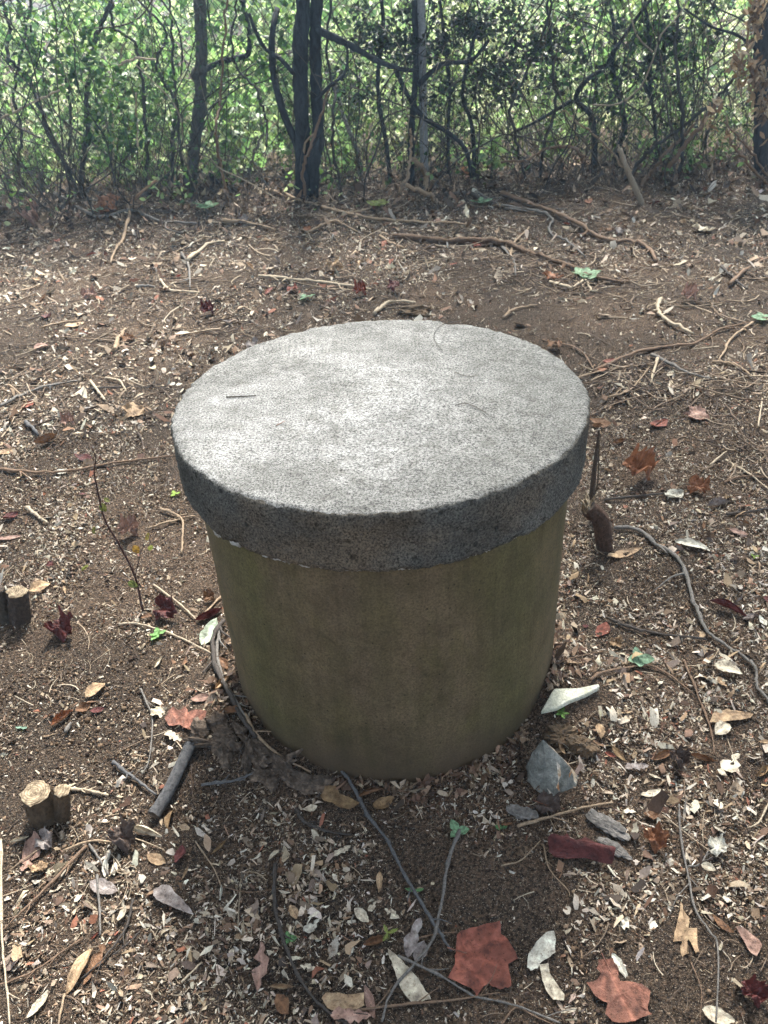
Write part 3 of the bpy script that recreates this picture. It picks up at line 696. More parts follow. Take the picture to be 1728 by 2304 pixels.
# ------------------------------------------------------------------ leaves one can point to
G = 'large fallen leaves'
LEAVES = [
 ('maple3', 1448, 1880, 1500, 1925, 'orange', 'cupped orange brown leaf right of the dark red folded leaf', {}),
 ('maple2', 352, 1380, 412, 1395, 'maroon', 'dark maroon leaf beside the thin seedling stem', dict(tilt=(0.4, 0))),
 ('roll1', 440, 1408, 500, 1375, 'maroon', 'dark red curled leaf tucked against the left of the pipe', dict(thick=1.4)),
 ('maple3', 122, 1420, 175, 1440, 'maroon', 'crumpled maroon leaf right of the small left edge stump', {}),
 ('roll0', 118, 1640, 165, 1600, 'orange', 'bright orange red curled leaf left of the rust lobed leaf', dict(thick=1.5)),
 ('oval3', 172, 1605, 206, 1585, 'brown', 'glossy brown curled leaf beside the orange red curled leaf', dict(tilt=(0.5, 0))),
 ('oval1', 204, 1605, 236, 1596, 'maroon', 'small plum brown leaf right of the glossy brown one', {}),
 ('oval2', 195, 1575, 238, 1540, 'tan', 'beige oval leaf above the plum brown leaf', {}),
 ('maple3', 268, 1215, 322, 1195, 'pink', 'pinkish crumpled leaf left of the well at lid height', dict(tilt=(0.3, 0.2))),
 ('roll1', 78, 1010, 130, 985, 'brown', 'curled brown leaf opening like a hood at far left', dict(thick=1.7)),
 ('oval1', -12, 1028, 34, 1012, 'tan', 'pale orange leaf cut by the left edge', {}),
 ('maple0', 280, 940, 330, 922, 'tan', 'tan leaf lying left of the lid', dict(tilt=(0.3, 0))),
 ('oval0', 122, 1068, 158, 1060, 'pale', 'white leaf on the thin branch left of the lid', dict(tilt=(0.3, 0.1))),
 ('oval1', 52, 925, 74, 905, 'red', 'small red leaf by the left edge branch tangle', {}),
 ('maple3', 140, 965, 172, 950, 'pink', 'small pink brown leaf left of the tan leaf', {}),
 ('lance0', -8, 1218, 52, 1206, 'pink', 'long reddish leaf at the left edge above the small stump', {}),
 ('oval3', 8, 1175, 42, 1158, 'maroon', 'small curled maroon leaf at the left edge', {}),
 ('oval2', 72, 1342, 116, 1315, 'tan', 'tan leaf with a dark hollow beside the left edge stump', dict(tilt=(0.4, 0.2))),
 ('oval0', 452, 1452, 492, 1405, 'mint', 'pale green white leaf leaning against the left of the pipe', dict(tilt=(0.3, -0.3))),
 ('lance1', 497, 1485, 522, 1512, 'brown', 'light brown leaf wedged against the lower left of the pipe', dict(tilt=(0.6, 0))),
 ('roll2', 485, 1560, 518, 1525, 'tan', 'curled tan leaf by the black roots left of the pipe', {}),
 ('oval1', 432, 1580, 475, 1568, 'pink', 'dusty pink leaf left of the curled tan leaf', {}),
 ('roll0', 495, 1612, 555, 1600, 'brown', 'dark brown leaf above the rotten bark at the pipe foot', {}),
 ('torn1', 372, 1655, 412, 1668, 'cream', 'cream torn leaf under the rust lobed leaf', {}),
 ('torn0', 435, 1672, 480, 1660, 'cream', 'cream leaf beside the upper end of the grey log', {}),
 ('roll2', 348, 1508, 366, 1480, 'cream', 'small cream rolled leaf left of the pipe', {}),
 ('roll3', 292, 1868, 368, 1885, 'cream', 'large twisted cream leaf below the grey log', dict(thick=0.8, wide=1.1)),
 ('maple3', 258, 1885, 318, 1910, 'dark', 'dark brown crumpled leaf left of the twisted cream leaf', {}),
 ('torn2', 85, 1880, 55, 1965, 'pink', 'mottled pink leaf below the twin stump', {}),
 ('roll1', 25, 1900, 66, 1885, 'cream', 'cream curled leaf left of the mottled pink leaf', {}),
 ('maple2', 88, 1890, 126, 1915, 'grey', 'grey brown leaf right of the mottled pink leaf', {}),
 ('oval1', 334, 1930, 375, 1945, 'tan', 'tan pointed leaf below the twisted cream leaf', {}),
 ('oval0', 204, 1990, 266, 2008, 'grey', 'grey tan leaf under the upright thin twig', {}),
 ('torn0', 238, 2130, 190, 2218, 'brown', 'brown leaf with pale tip under crossing twigs at lower left', dict(wide=0.9)),
 ('lance2', 212, 2140, 150, 2242, 'tan', 'long folded tan leaf at lower left with a pale stem', {}),
 ('roll2', 205, 2118, 226, 2098, 'red', 'tiny red curl above the crossing twigs at lower left', {}),
 ('lance3', 116, 2236, 62, 2296, 'cream', 'cream pointed leaf near the bottom left corner', {}),
 ('torn3', 592, 2128, 580, 2242, 'pink', 'tall light brown ragged leaf left of the white crumple', dict(wide=0.7)),
 ('roll1', 512, 1895, 478, 1925, 'gold', 'golden curled leaf below the rotten bark', {}),
 ('oval2', 390, 1825, 376, 1868, 'gold', 'golden leaf standing beside the cut end of the grey log', dict(tilt=(0.7, 0))),
 ('roll3', 806, 1802, 862, 1778, 'brown', 'rolled red brown leaf at the front foot of the pipe', dict(thick=1.2)),
 ('oval1', 838, 1826, 885, 1798, 'gold', 'small golden leaf right of the rolled red brown leaf', {}),
 ('torn1', 752, 1932, 790, 1905, 'cream', 'cream jagged leaf between the two long twigs', {}),
 ('oval1', 800, 2048, 832, 2078, 'cream', 'cream leaf left of the yellow green seedling', dict(tilt=(0.3, 0))),
 ('torn2', 828, 2056, 846, 2032, 'cream', 'small cream leaf above the curled brown leaf', {}),
 ('torn3', 866, 2050, 900, 2070, 'cream', 'small cream ragged leaf left of the big red leaf', {}),
 ('roll0', 818, 2132, 874, 2112, 'brown', 'arched brown leaf beside the yellow green seedling', dict(thick=1.4)),
 ('oval0', 948, 2070, 926, 2112, 'grey', 'grey tan rounded leaf where the two twigs cross', {}),
 ('oval2', 935, 2102, 916, 2160, 'grey', 'grey tan leaf below the crossing of the two twigs', {}),
 ('oval3', 955, 2125, 938, 2172, 'grey', 'small grey leaf touching the big red leaf stem', {}),
 ('torn1', 745, 2292, 835, 2288, 'pink', 'pinkish tan leaf under the broad tan leaf', {}),
 ('lance1', 822, 2225, 846, 2298, 'pink', 'narrow pink brown leaf right of the broad tan leaf', {}),
 ('roll1', 608, 2225, 664, 2222, 'tan', 'curled tan leaf at the bottom beside the left twig', {}),
 ('oval3', 624, 2245, 652, 2286, 'brown', 'brown leaf below the curled tan leaf', {}),
 ('torn2', 682, 2105, 718, 2075, 'pale', 'white crumpled scrap in front of the well', dict(thick=2)),
 ('torn3', 676, 2178, 712, 2182, 'cream', 'rounded cream leaf below the white scrap', {}),
 ('lance2', 1376, 2150, 1412, 2208, 'pale', 'narrow white leaf beside the crumpled rust leaf', {}),
 ('lance1', 1598, 2066, 1652, 2104, 'brown', 'narrow dark curl joined to the light brown leaf at right', {}),
 ('maple3', 1660, 2228, 1728, 2262, 'maroon', 'dark brown leaf in the bottom right corner', {}),
 ('oval1', 1575, 2278, 1650, 2300, 'cream', 'pale leaf at the bottom edge near the right corner', {}),
 ('maple2', 1205, 1815, 1268, 1828, 'dark', 'dark crumpled leaf below the grey rock', {}),
 ('oval1', 1365, 1410, 1345, 1438, 'red', 'small deep red leaf right of the pipe', {}),
 ('roll3', 1594, 1362, 1680, 1392, 'maroon', 'thick dark maroon curl on bare soil at the right', dict(thick=1.3)),
 ('oval2', 1605, 1505, 1670, 1520, 'cream', 'pale pointed leaf above the long tan leaf', {}),
 ('roll0', 1468, 1712, 1512, 1692, 'brown', 'brown folded leaf in the pile right of the rock', dict(tilt=(0.4, 0))),
 ('maple3', 1505, 1705, 1552, 1732, 'dark', 'black grey crumpled leaf in the pile right of the rock', {}),
 ('roll1', 1548, 1705, 1612, 1716, 'brown', 'dark brown curled leaf right of the black crumpled leaf', {}),
 ('torn0', 1618, 1752, 1662, 1700, 'cream', 'large pale leaf in the pile at the right', {}),
 ('torn1', 1405, 1735, 1460, 1725, 'grey', 'grey tan ragged leaf right of the grey rock', {}),
 ('lance0', 1438, 1795, 1496, 1778, 'cream', 'cream pointed leaf below the leaf pile', {}),
 ('roll2', 1698, 1755, 1734, 1725, 'gold', 'rolled golden leaf cut by the right edge', {}),
 ('lance1', 1374, 1682, 1410, 1718, 'gold', 'golden narrow leaf just right of the grey rock', dict(tilt=(0.5, 0))),
 ('oval2', 1608, 1660, 1640, 1632, 'cream', 'pale leaf just under the long tan leaf', {}),
 ('maple3', 1398, 1086, 1472, 1068, 'orange', 'orange brown leaf right of the broken stump', dict(tilt=(0.4, 0.2))),
 ('maple2', 1545, 1100, 1602, 1112, 'orange', 'orange leaf with a maroon fold at the right', dict(tilt=(0.3, 0.1))),
 ('oval1', 1462, 968, 1500, 950, 'red', 'red brown leaf right of the lid', {}),
 ('maple0', 1540, 935, 1600, 945, 'pink', 'light brown flat leaf right of the red brown leaf', {}),
 ('roll1', 1378, 1005, 1408, 990, 'brown', 'curled brown leaf close to the right rim of the lid', {}),
 ('oval0', 1638, 1195, 1682, 1206, 'pink', 'salmon leaf near the right edge', {}),
 ('lance2', 1518, 1224, 1602, 1242, 'pale', 'long white leaf right of the broken stump', {}),
 ('lance0', 1362, 1262, 1442, 1234, 'tan', 'long orange tan leaf at the foot of the broken stump', {}),
 ('roll0', 1590, 1145, 1640, 1130, 'grey', 'grey pale curled leaf with a dark hollow at the right', dict(thick=1.3)),
 ('oval3', 1495, 1128, 1535, 1112, 'pale', 'white curled leaf above the long white leaf', {}),
 ('maple0', 222, 470, 264, 480, 'orange', 'orange brown leaf at the foot of the left thicket', dict(tilt=(0.5, 0))),
 ('maple3', 68, 500, 100, 512, 'pink', 'pink brown curled leaf in the dark tangle at the left', dict(tilt=(0.5, 0))),
 ('maple1', 735, 612, 775, 606, 'tan', 'pale yellow leaf alone on the soil behind the well', {}),
 ('maple3', 795, 668, 828, 660, 'red', 'crimson leaf behind the well left of the wood chunk', dict(tilt=(0.3, 0))),
 ('oval1', 680, 524, 698, 516, 'orange', 'bright red orange leaf speck behind the well', dict(tilt=(0.4, 0))),
 ('maple3', 452, 712, 486, 702, 'maroon', 'dark maroon curled leaf left behind the lid', {}),
 ('oval0', 145, 742, 190, 728, 'tan', 'golden tan leaf on the left clearing', {}),
 ('maple2', 185, 675, 225, 668, 'pink', 'pink brown leaf on the left clearing', {}),
 ('oval2', 78, 790, 112, 780, 'pink', 'pale pink leaf near the left edge of the clearing', {}),
 ('maple3', 1532, 680, 1568, 672, 'pink', 'salmon curled leaf in the right clearing', dict(tilt=(0.4, 0))),
 ('maple0', 1225, 632, 1262, 622, 'orange', 'orange leaf at the end of the fallen limb', {}),
 ('oval1', 1355, 822, 1380, 812, 'red', 'brick red leaf right behind the lid', {}),
 ('oval2', 1345, 842, 1366, 832, 'orange', 'orange red leaf just below the brick red one behind the lid', {}),
 ('oval0', 1315, 460, 1332, 452, 'orange', 'bright red leaf speck near the fence on the right', dict(tilt=(0.5, 0))),
 ('maple0', 1565, 525, 1598, 518, 'cream', 'pale star shaped leaf in the right clearing', {}),
 ('oval1', 1040, 405, 1058, 396, 'orange', 'red leaf caught at the foot of the fence post', dict(tilt=(0.8, 0))),
]
for kind, x0, y0, x1, y1, ck, lab, kw in LEAVES:
    if kind[:5] == 'maple' and math.hypot(x1 - x0, y1 - y0) < 110 and kind != 'maple0': kw = dict(dict(thick=1.25, wide=0.78), **kw)
    o = pleaf(kind, x0, y0, x1, y1, ck, lab, group=G, **kw)
    if kind.startswith('maple') and (y0 > 1350):
        P = smooth_path([(-0.1, 0, 0.01), (-0.38, 0.02, 0.03), (-0.62, 0.09, 0.0)], 4)
        v, q, t = tube_vf(P, np.linspace(0.012, 0.016, len(P)), 5, 0.05)
        pm = np_mesh('petiole', v, [q, t], np.ones((len(v), 3)), True, [M['leaf']])
        link('petiole', pm, o, color=(0.30, 0.13, 0.08))

# leaves whose outline the photograph shows
def outline_leaf(off, sc_, pts, ck, label, curl=0.10, rise=0.006, seed=1, fold=None, petiole=None):
    px = [(off[0] + x / sc_, off[1] + y / sc_) for x, y in pts]
    W = np.array([gp(*p) for p in px]); c = W.mean(0); n0 = len(W)
    # finer rim
    R = []
    for i in range(n0):
        a, b = W[i], W[(i + 1) % n0]
        for f in (0, 0.33, 0.66): R.append(a * (1 - f) + b * f)
    R = np.array(R); n = len(R); size = float(np.max(np.linalg.norm(R - c, axis=1)))
    rs = np.random.default_rng(seed); R[:, :2] += rs.normal(0, size * 0.012, (n, 2))
    V, C = [np.array([c[0], c[1], 0])], [1.1]; RG = 8
    for k in range(1, RG + 1):
        f = (k / RG) ** 0.85
        for j in range(n):
            p = c + (R[j] - c) * f; V.append(np.array([p[0], p[1], 0])); C.append(0)
    V = np.array(V); L = (V - c)[:, :2] / size; d = np.hypot(L[:, 0], L[:, 1]); an = np.arctan2(L[:, 1], L[:, 0])
    z = size * (0.16 * fbm(L[:, 0] * 2.2 + seed * 5, L[:, 1] * 2.2, seed, 4) + 0.05 * fbm(L[:, 0] * 8, L[:, 1] * 8, seed + 3, 2) + curl * d ** 3 * (1.0 + 2.0 * fbm(np.cos(an) * 1.5 + seed, np.sin(an) * 1.5, seed + 1, 2)))
    if fold: z += size * fold[2] * np.exp(-((L[:, 0] * -math.sin(fold[0]) + L[:, 1] * math.cos(fold[0])) / fold[1]) ** 2)
    if petiole:
        w = np.array(gp(off[0] + petiole[0] / sc_, off[1] + petiole[1] / sc_)); pa = (w - c)[:2] / size
        q = L - pa; qa = np.arctan2(q[:, 1], q[:, 0]); ax = math.atan2(-pa[1], -pa[0]); vn = np.zeros(len(V))
        for da in (0, 0.55, -0.55, 1.1, -1.1): vn = np.maximum(vn, np.exp(-(np.abs((qa - ax - da + np.pi) % (2 * np.pi) - np.pi) * np.hypot(q[:, 0], q[:, 1]) / 0.055) ** 2))
        z -= vn * size * 0.03
    else: vn = np.zeros(len(V))
    C = 0.90 + 0.8 * vn + 0.9 * fbm(L[:, 0] * 3 + seed, L[:, 1] * 3, seed + 11, 3)
    V[:, 2] = H(V[:, 0], V[:, 1]) + rise + z - z.min() * 0.6
    j = np.arange(n); j2 = (j + 1) % n
    Q = np.vstack([np.stack([1 + k * n + j, 1 + (k + 1) * n + j, 1 + (k + 1) * n + j2, 1 + k * n + j2], 1) for k in range(RG - 1)]); T = np.stack([np.zeros(n, int), 1 + j, 1 + j2], 1)
    O = np.array([c[0], c[1], float(H(c[0], c[1]))])
    me = np_mesh('fallen_leaf', (V - O) / size, [Q, T], np.clip(C, 0.5, 1.6)[:, None] * np.ones(3), True, [M['leaf']])
    o = link('fallen_leaf', me, None, O, None, (size,) * 3, KC[ck]); tag(o, label, 'leaf', G)
    for k in (0.35, 0.7):
        for p in W: mark(c[0] + (p - c)[0] * k, c[1] + (p - c)[1] * k, size * 0.22)
    if petiole:
        P = smooth_path([w * 0.6 + c * 0.4, w, w + (w - c) * 0.25], 4); P[:, 2] = H(P[:, 0], P[:, 1]) + rise + 0.008
        v, q, t = tube_vf((P - O) / size, 0.018, 5, 0.08); link('petiole', np_mesh('petiole', v, [q, t], np.ones((len(v), 3)), True, [M['leaf']]), o, color=(0.22, 0.10, 0.07))
Z6, Z7, Z5, Z3, Z4 = (560, 1804), (1128, 1804), (0, 1804), (0, 1320), (1128, 1320); k_ = 2.765
outline_leaf(Z6, k_, [(1280, 945), (1300, 850), (1375, 803), (1440, 788), (1560, 760), (1570, 835), (1625, 885), (1672, 985), (1612, 1025), (1632, 1160), (1570, 1183), (1490, 1150), (1455, 1160), (1415, 1222), (1375, 1172), (1240, 1118), (1282, 1030)], 'red', 'large flat brick red lobed leaf in front of the well', 0.06, seed=3, petiole=(1280, 945))
outline_leaf(Z7, k_, [(600, 1010), (690, 1000), (725, 1060), (735, 1125), (800, 1130), (870, 1150), (920, 1200), (915, 1260), (900, 1310), (935, 1345), (870, 1360), (800, 1395), (690, 1395), (645, 1330), (660, 1270), (580, 1220), (525, 1150), (590, 1130), (620, 1090), (590, 1060)], 'rust', 'crumpled rust red lobed leaf at the bottom edge right of the big one', 0.14, seed=4, petiole=(640, 1010))
outline_leaf(Z7, k_, [(285, 290), (330, 270), (410, 225), (440, 270), (520, 245), (570, 270), (620, 330), (700, 380), (680, 425), (560, 390), (440, 380), (330, 370), (290, 340)], 'maroon', 'dark red folded leaf against grey bark flakes right of the well', 0.10, 0.012, 5, (-0.3, 0.2, 0.42))
outline_leaf(Z3, k_, [(1050, 810), (1080, 780), (1130, 790), (1160, 770), (1180, 800), (1240, 790), (1290, 800), (1290, 840), (1240, 870), (1230, 930), (1180, 910), (1130, 880), (1060, 890), (1035, 850)], 'rust', 'rust brown lobed leaf on the left, above the grey log', 0.12, 0.01, 6, petiole=(1150, 900))
outline_leaf(Z5, k_, [(965, 560), (1010, 530), (1060, 535), (1100, 580), (1150, 630), (1200, 690), (1212, 722), (1130, 690), (1040, 660), (980, 630), (960, 600)], 'grey', 'smooth mauve grey leaf with a long point at lower left', 0.03, 0.008, 7)
outline_leaf(Z7, k_, [(160, 1050), (170, 960), (215, 890), (280, 830), (325, 825), (338, 870), (330, 950), (290, 985), (250, 1010), (220, 1055), (180, 1070)], 'pale', 'white spotted leaf right of the big red leaf', 0.08, 0.008, 8)
outline_leaf(Z7, k_, [(235, 1030), (290, 1020), (300, 1080), (350, 1150), (390, 1210), (385, 1250), (320, 1245), (280, 1190), (255, 1120)], 'cream', 'mottled cream leaf below the white spotted leaf', 0.10, 0.006, 9)
outline_leaf(Z6, k_, [(865, 925), (930, 980), (1000, 1040), (1060, 1120), (1100, 1190), (1135, 1240), (1080, 1260), (1010, 1265), (960, 1200), (930, 1130), (900, 1040), (870, 960)], 'cream', 'large spotted cream leaf with a golden lower end', 0.06, 0.006, 10)
outline_leaf(Z7, k_, [(1110, 645), (1130, 700), (1165, 740), (1165, 770), (1145, 775), (1150, 800), (1215, 800), (1210, 850), (1225, 950), (1200, 960), (1185, 900), (1160, 860), (1150, 890), (1160, 960), (1120, 975), (1105, 930), (1120, 880), (1065, 880), (1080, 800)], 'tan', 'tattered yellowish leaf in the lower right bare soil', 0.04, 0.006, 11)
outline_leaf(Z7, k_, [(1450, 800), (1500, 800), (1590, 870), (1615, 910), (1580, 985), (1540, 960), (1500, 880)], 'pink', 'light brown pointed leaf near the right edge', 0.2, 0.008, 12)
outline_leaf(Z6, k_, [(455, 1240), (480, 1205), (560, 1205), (640, 1215), (720, 1210), (720, 1290), (640, 1320), (560, 1325), (490, 1300)], 'tan', 'broad tan leaf at the bottom edge in the middle', 0.06, 0.008, 13)
outline_leaf(Z4, k_, [(1285, 870), (1320, 800), (1400, 782), (1480, 790), (1560, 815), (1540, 840), (1450, 855), (1360, 870)], 'tan', 'long smooth light tan leaf at the right edge', 0.08, 0.010, 14)
outline_leaf((560, 1700), 5.53, [(900, 560), (960, 430), (1080, 420), (1130, 500), (1280, 570), (1390, 640), (1290, 720), (1230, 720), (1130, 690), (1040, 630), (930, 610)], 'gold', 'golden brown leaf under the front foot of the pipe', 0.12, 0.010, 15)

# smaller leaves that only their patch tells apart
ZONES = [
 ('left', lambda x, y: x < -0.42 and y < 0.45, 'left of the well'),
 ('right', lambda x, y: x > 0.42 and y < 0.45, 'right of the well'),
 ('front', lambda x, y: abs(x) <= 0.42 and y < -0.38, 'in front of the well'),
 ('midleft', lambda x, y: y < 2.4 and x < -0.5, 'behind the well on the left'),
 ('midright', lambda x, y: y < 2.4 and x > 0.5, 'behind the well on the right'),
 ('farleft', lambda x, y: y >= 2.4 and x < -0.3, 'before the left thicket'),
 ('mid', lambda x, y: y < 2.4, 'straight behind the well'),
 ('far', lambda x, y: True, 'near the fence'),
]
KN = [('cream', 'cream'), ('tan', 'tan'), ('brown', 'brown'), ('grey', 'grey'), ('maroon', 'maroon'), ('pale', 'off white'), ('red', 'rusty')]
SH = [('oval', 'small oval'), ('lance', 'small narrow'), ('roll', 'small curled'), ('torn', 'small torn'), ('maple', 'small lobed')]
seen = set()
Pn = np.vstack([scatter(95, 0.5, 2.6, 61, 0.02), scatter(85, 2.4, 6.4, 71, 0.0, 4.6)])
for x, y in Pn:
    if inside_pipe(x, y, 0.44): continue
    d = y - CAM[1]
    L = random.uniform(0.022, 0.042) if d < 2.4 else random.uniform(0.04, 0.08)
    zl = next(z[2] for z in ZONES if z[1](x, y))
    for _ in range(60):
        sh, sl = random.choices(SH, [4, 3, 3, 3, 2])[0]
        ck, cl = random.choices(KN, [5, 4, 4, 3, 2, 2, 2])[0]
        if (sl, cl, zl) not in seen: break
    else: continue
    seen.add((sl, cl, zl))
    a = random.uniform(0, 6.28); c = np.array([x, y]); dv = np.array([math.cos(a), math.sin(a)]) * L / 2
    pa, pb = c - dv, c + dv
    lab = '%s %s dry leaf among the litter %s' % (sl, cl, zl)
    place_leaf(sh + str(random.randrange(4)), (*pa, float(H(*pa))), (*pb, float(H(*pb))), KC[ck], lab, (random.gauss(0, 0.3), random.gauss(0, 0.25)), 0.002, 1, 1, 'small dry leaves ' + zl)

# ------------------------------------------------------------------ fallen sticks and stems
BR = dict(dark=(0.060, 0.052, 0.047), grey=(0.15, 0.14, 0.13), brown=(0.17, 0.115, 0.08), tan=(0.28, 0.21, 0.145), pale=(0.42, 0.35, 0.26), slate=(0.10, 0.10, 0.104))
def stick(pts, rpx, ck, label, lift=0.0, name='fallen_twig', taper=0.55, n=6, wob=0.15, cat='twig', group='fallen twigs', sides=7, m='twig'):
    Pg = [gp(p[0], p[1]) for p in pts]
    r0 = rpx * mpp(Pg[0])
    P = smooth_path(Pg, n)
    r = np.linspace(r0, r0 * taper, len(P))
    P[:, 2] = H(P[:, 0], P[:, 1]) + r * 0.9 + 0.006 + lift
    rs = np.random.default_rng(abs(hash(label)) % 1000 if False else len(label) * 7 + int(pts[0][0]))
    P[1:-1] += rs.normal(0, r0 * wob, (len(P) - 2, 3)) + np.array([0, 0, 1]) * np.abs(rs.normal(0, r0 * wob * 2, (len(P) - 2, 1)))
    b = P[0].copy(); mark(P[:, 0], P[:, 1], r0 * 0.8 + 0.002); mid_ = (P[1:] + P[:-1]) / 2; mark(mid_[:, 0], mid_[:, 1], r0 * 0.8 + 0.002)
    v, q, t = tube_vf(P - b, r * (1 + 0.16 * rs.normal(size=len(P))), sides, 0.14, True, 3)
    sp_ = Soup(); sp_.add(v, q, t); LL = float(np.linalg.norm(P[-1] - P[0]))
    for f_ in range(int(rs.integers(1, 4)) if len(pts) > 2 else 0):                     # side shoots of the same twig
        i_ = int(rs.integers(2, len(P) - 2)); d_ = P[i_ + 1] - P[i_ - 1]; a_ = math.atan2(d_[1], d_[0]) + rs.choice([-1, 1]) * rs.uniform(0.4, 0.9); l_ = LL * rs.uniform(0.06, 0.2)
        e_ = P[i_] + np.array([math.cos(a_), math.sin(a_), rs.uniform(0.0, 0.25)]) * l_
        v, q, t = tube_vf(smooth_path([P[i_], P[i_] * 0.5 + e_ * 0.5 + rs.normal(0, l_ * 0.05, 3), e_], 3) - b, np.linspace(r[i_] * 0.65, r[i_] * 0.3, 7), 5, 0.15); sp_.add(v, q, t)
    o = link(name, sp_.mesh(name, [M[m]]), None, b, None, None, BR[ck])
    tag(o, label, cat, group)
    return o
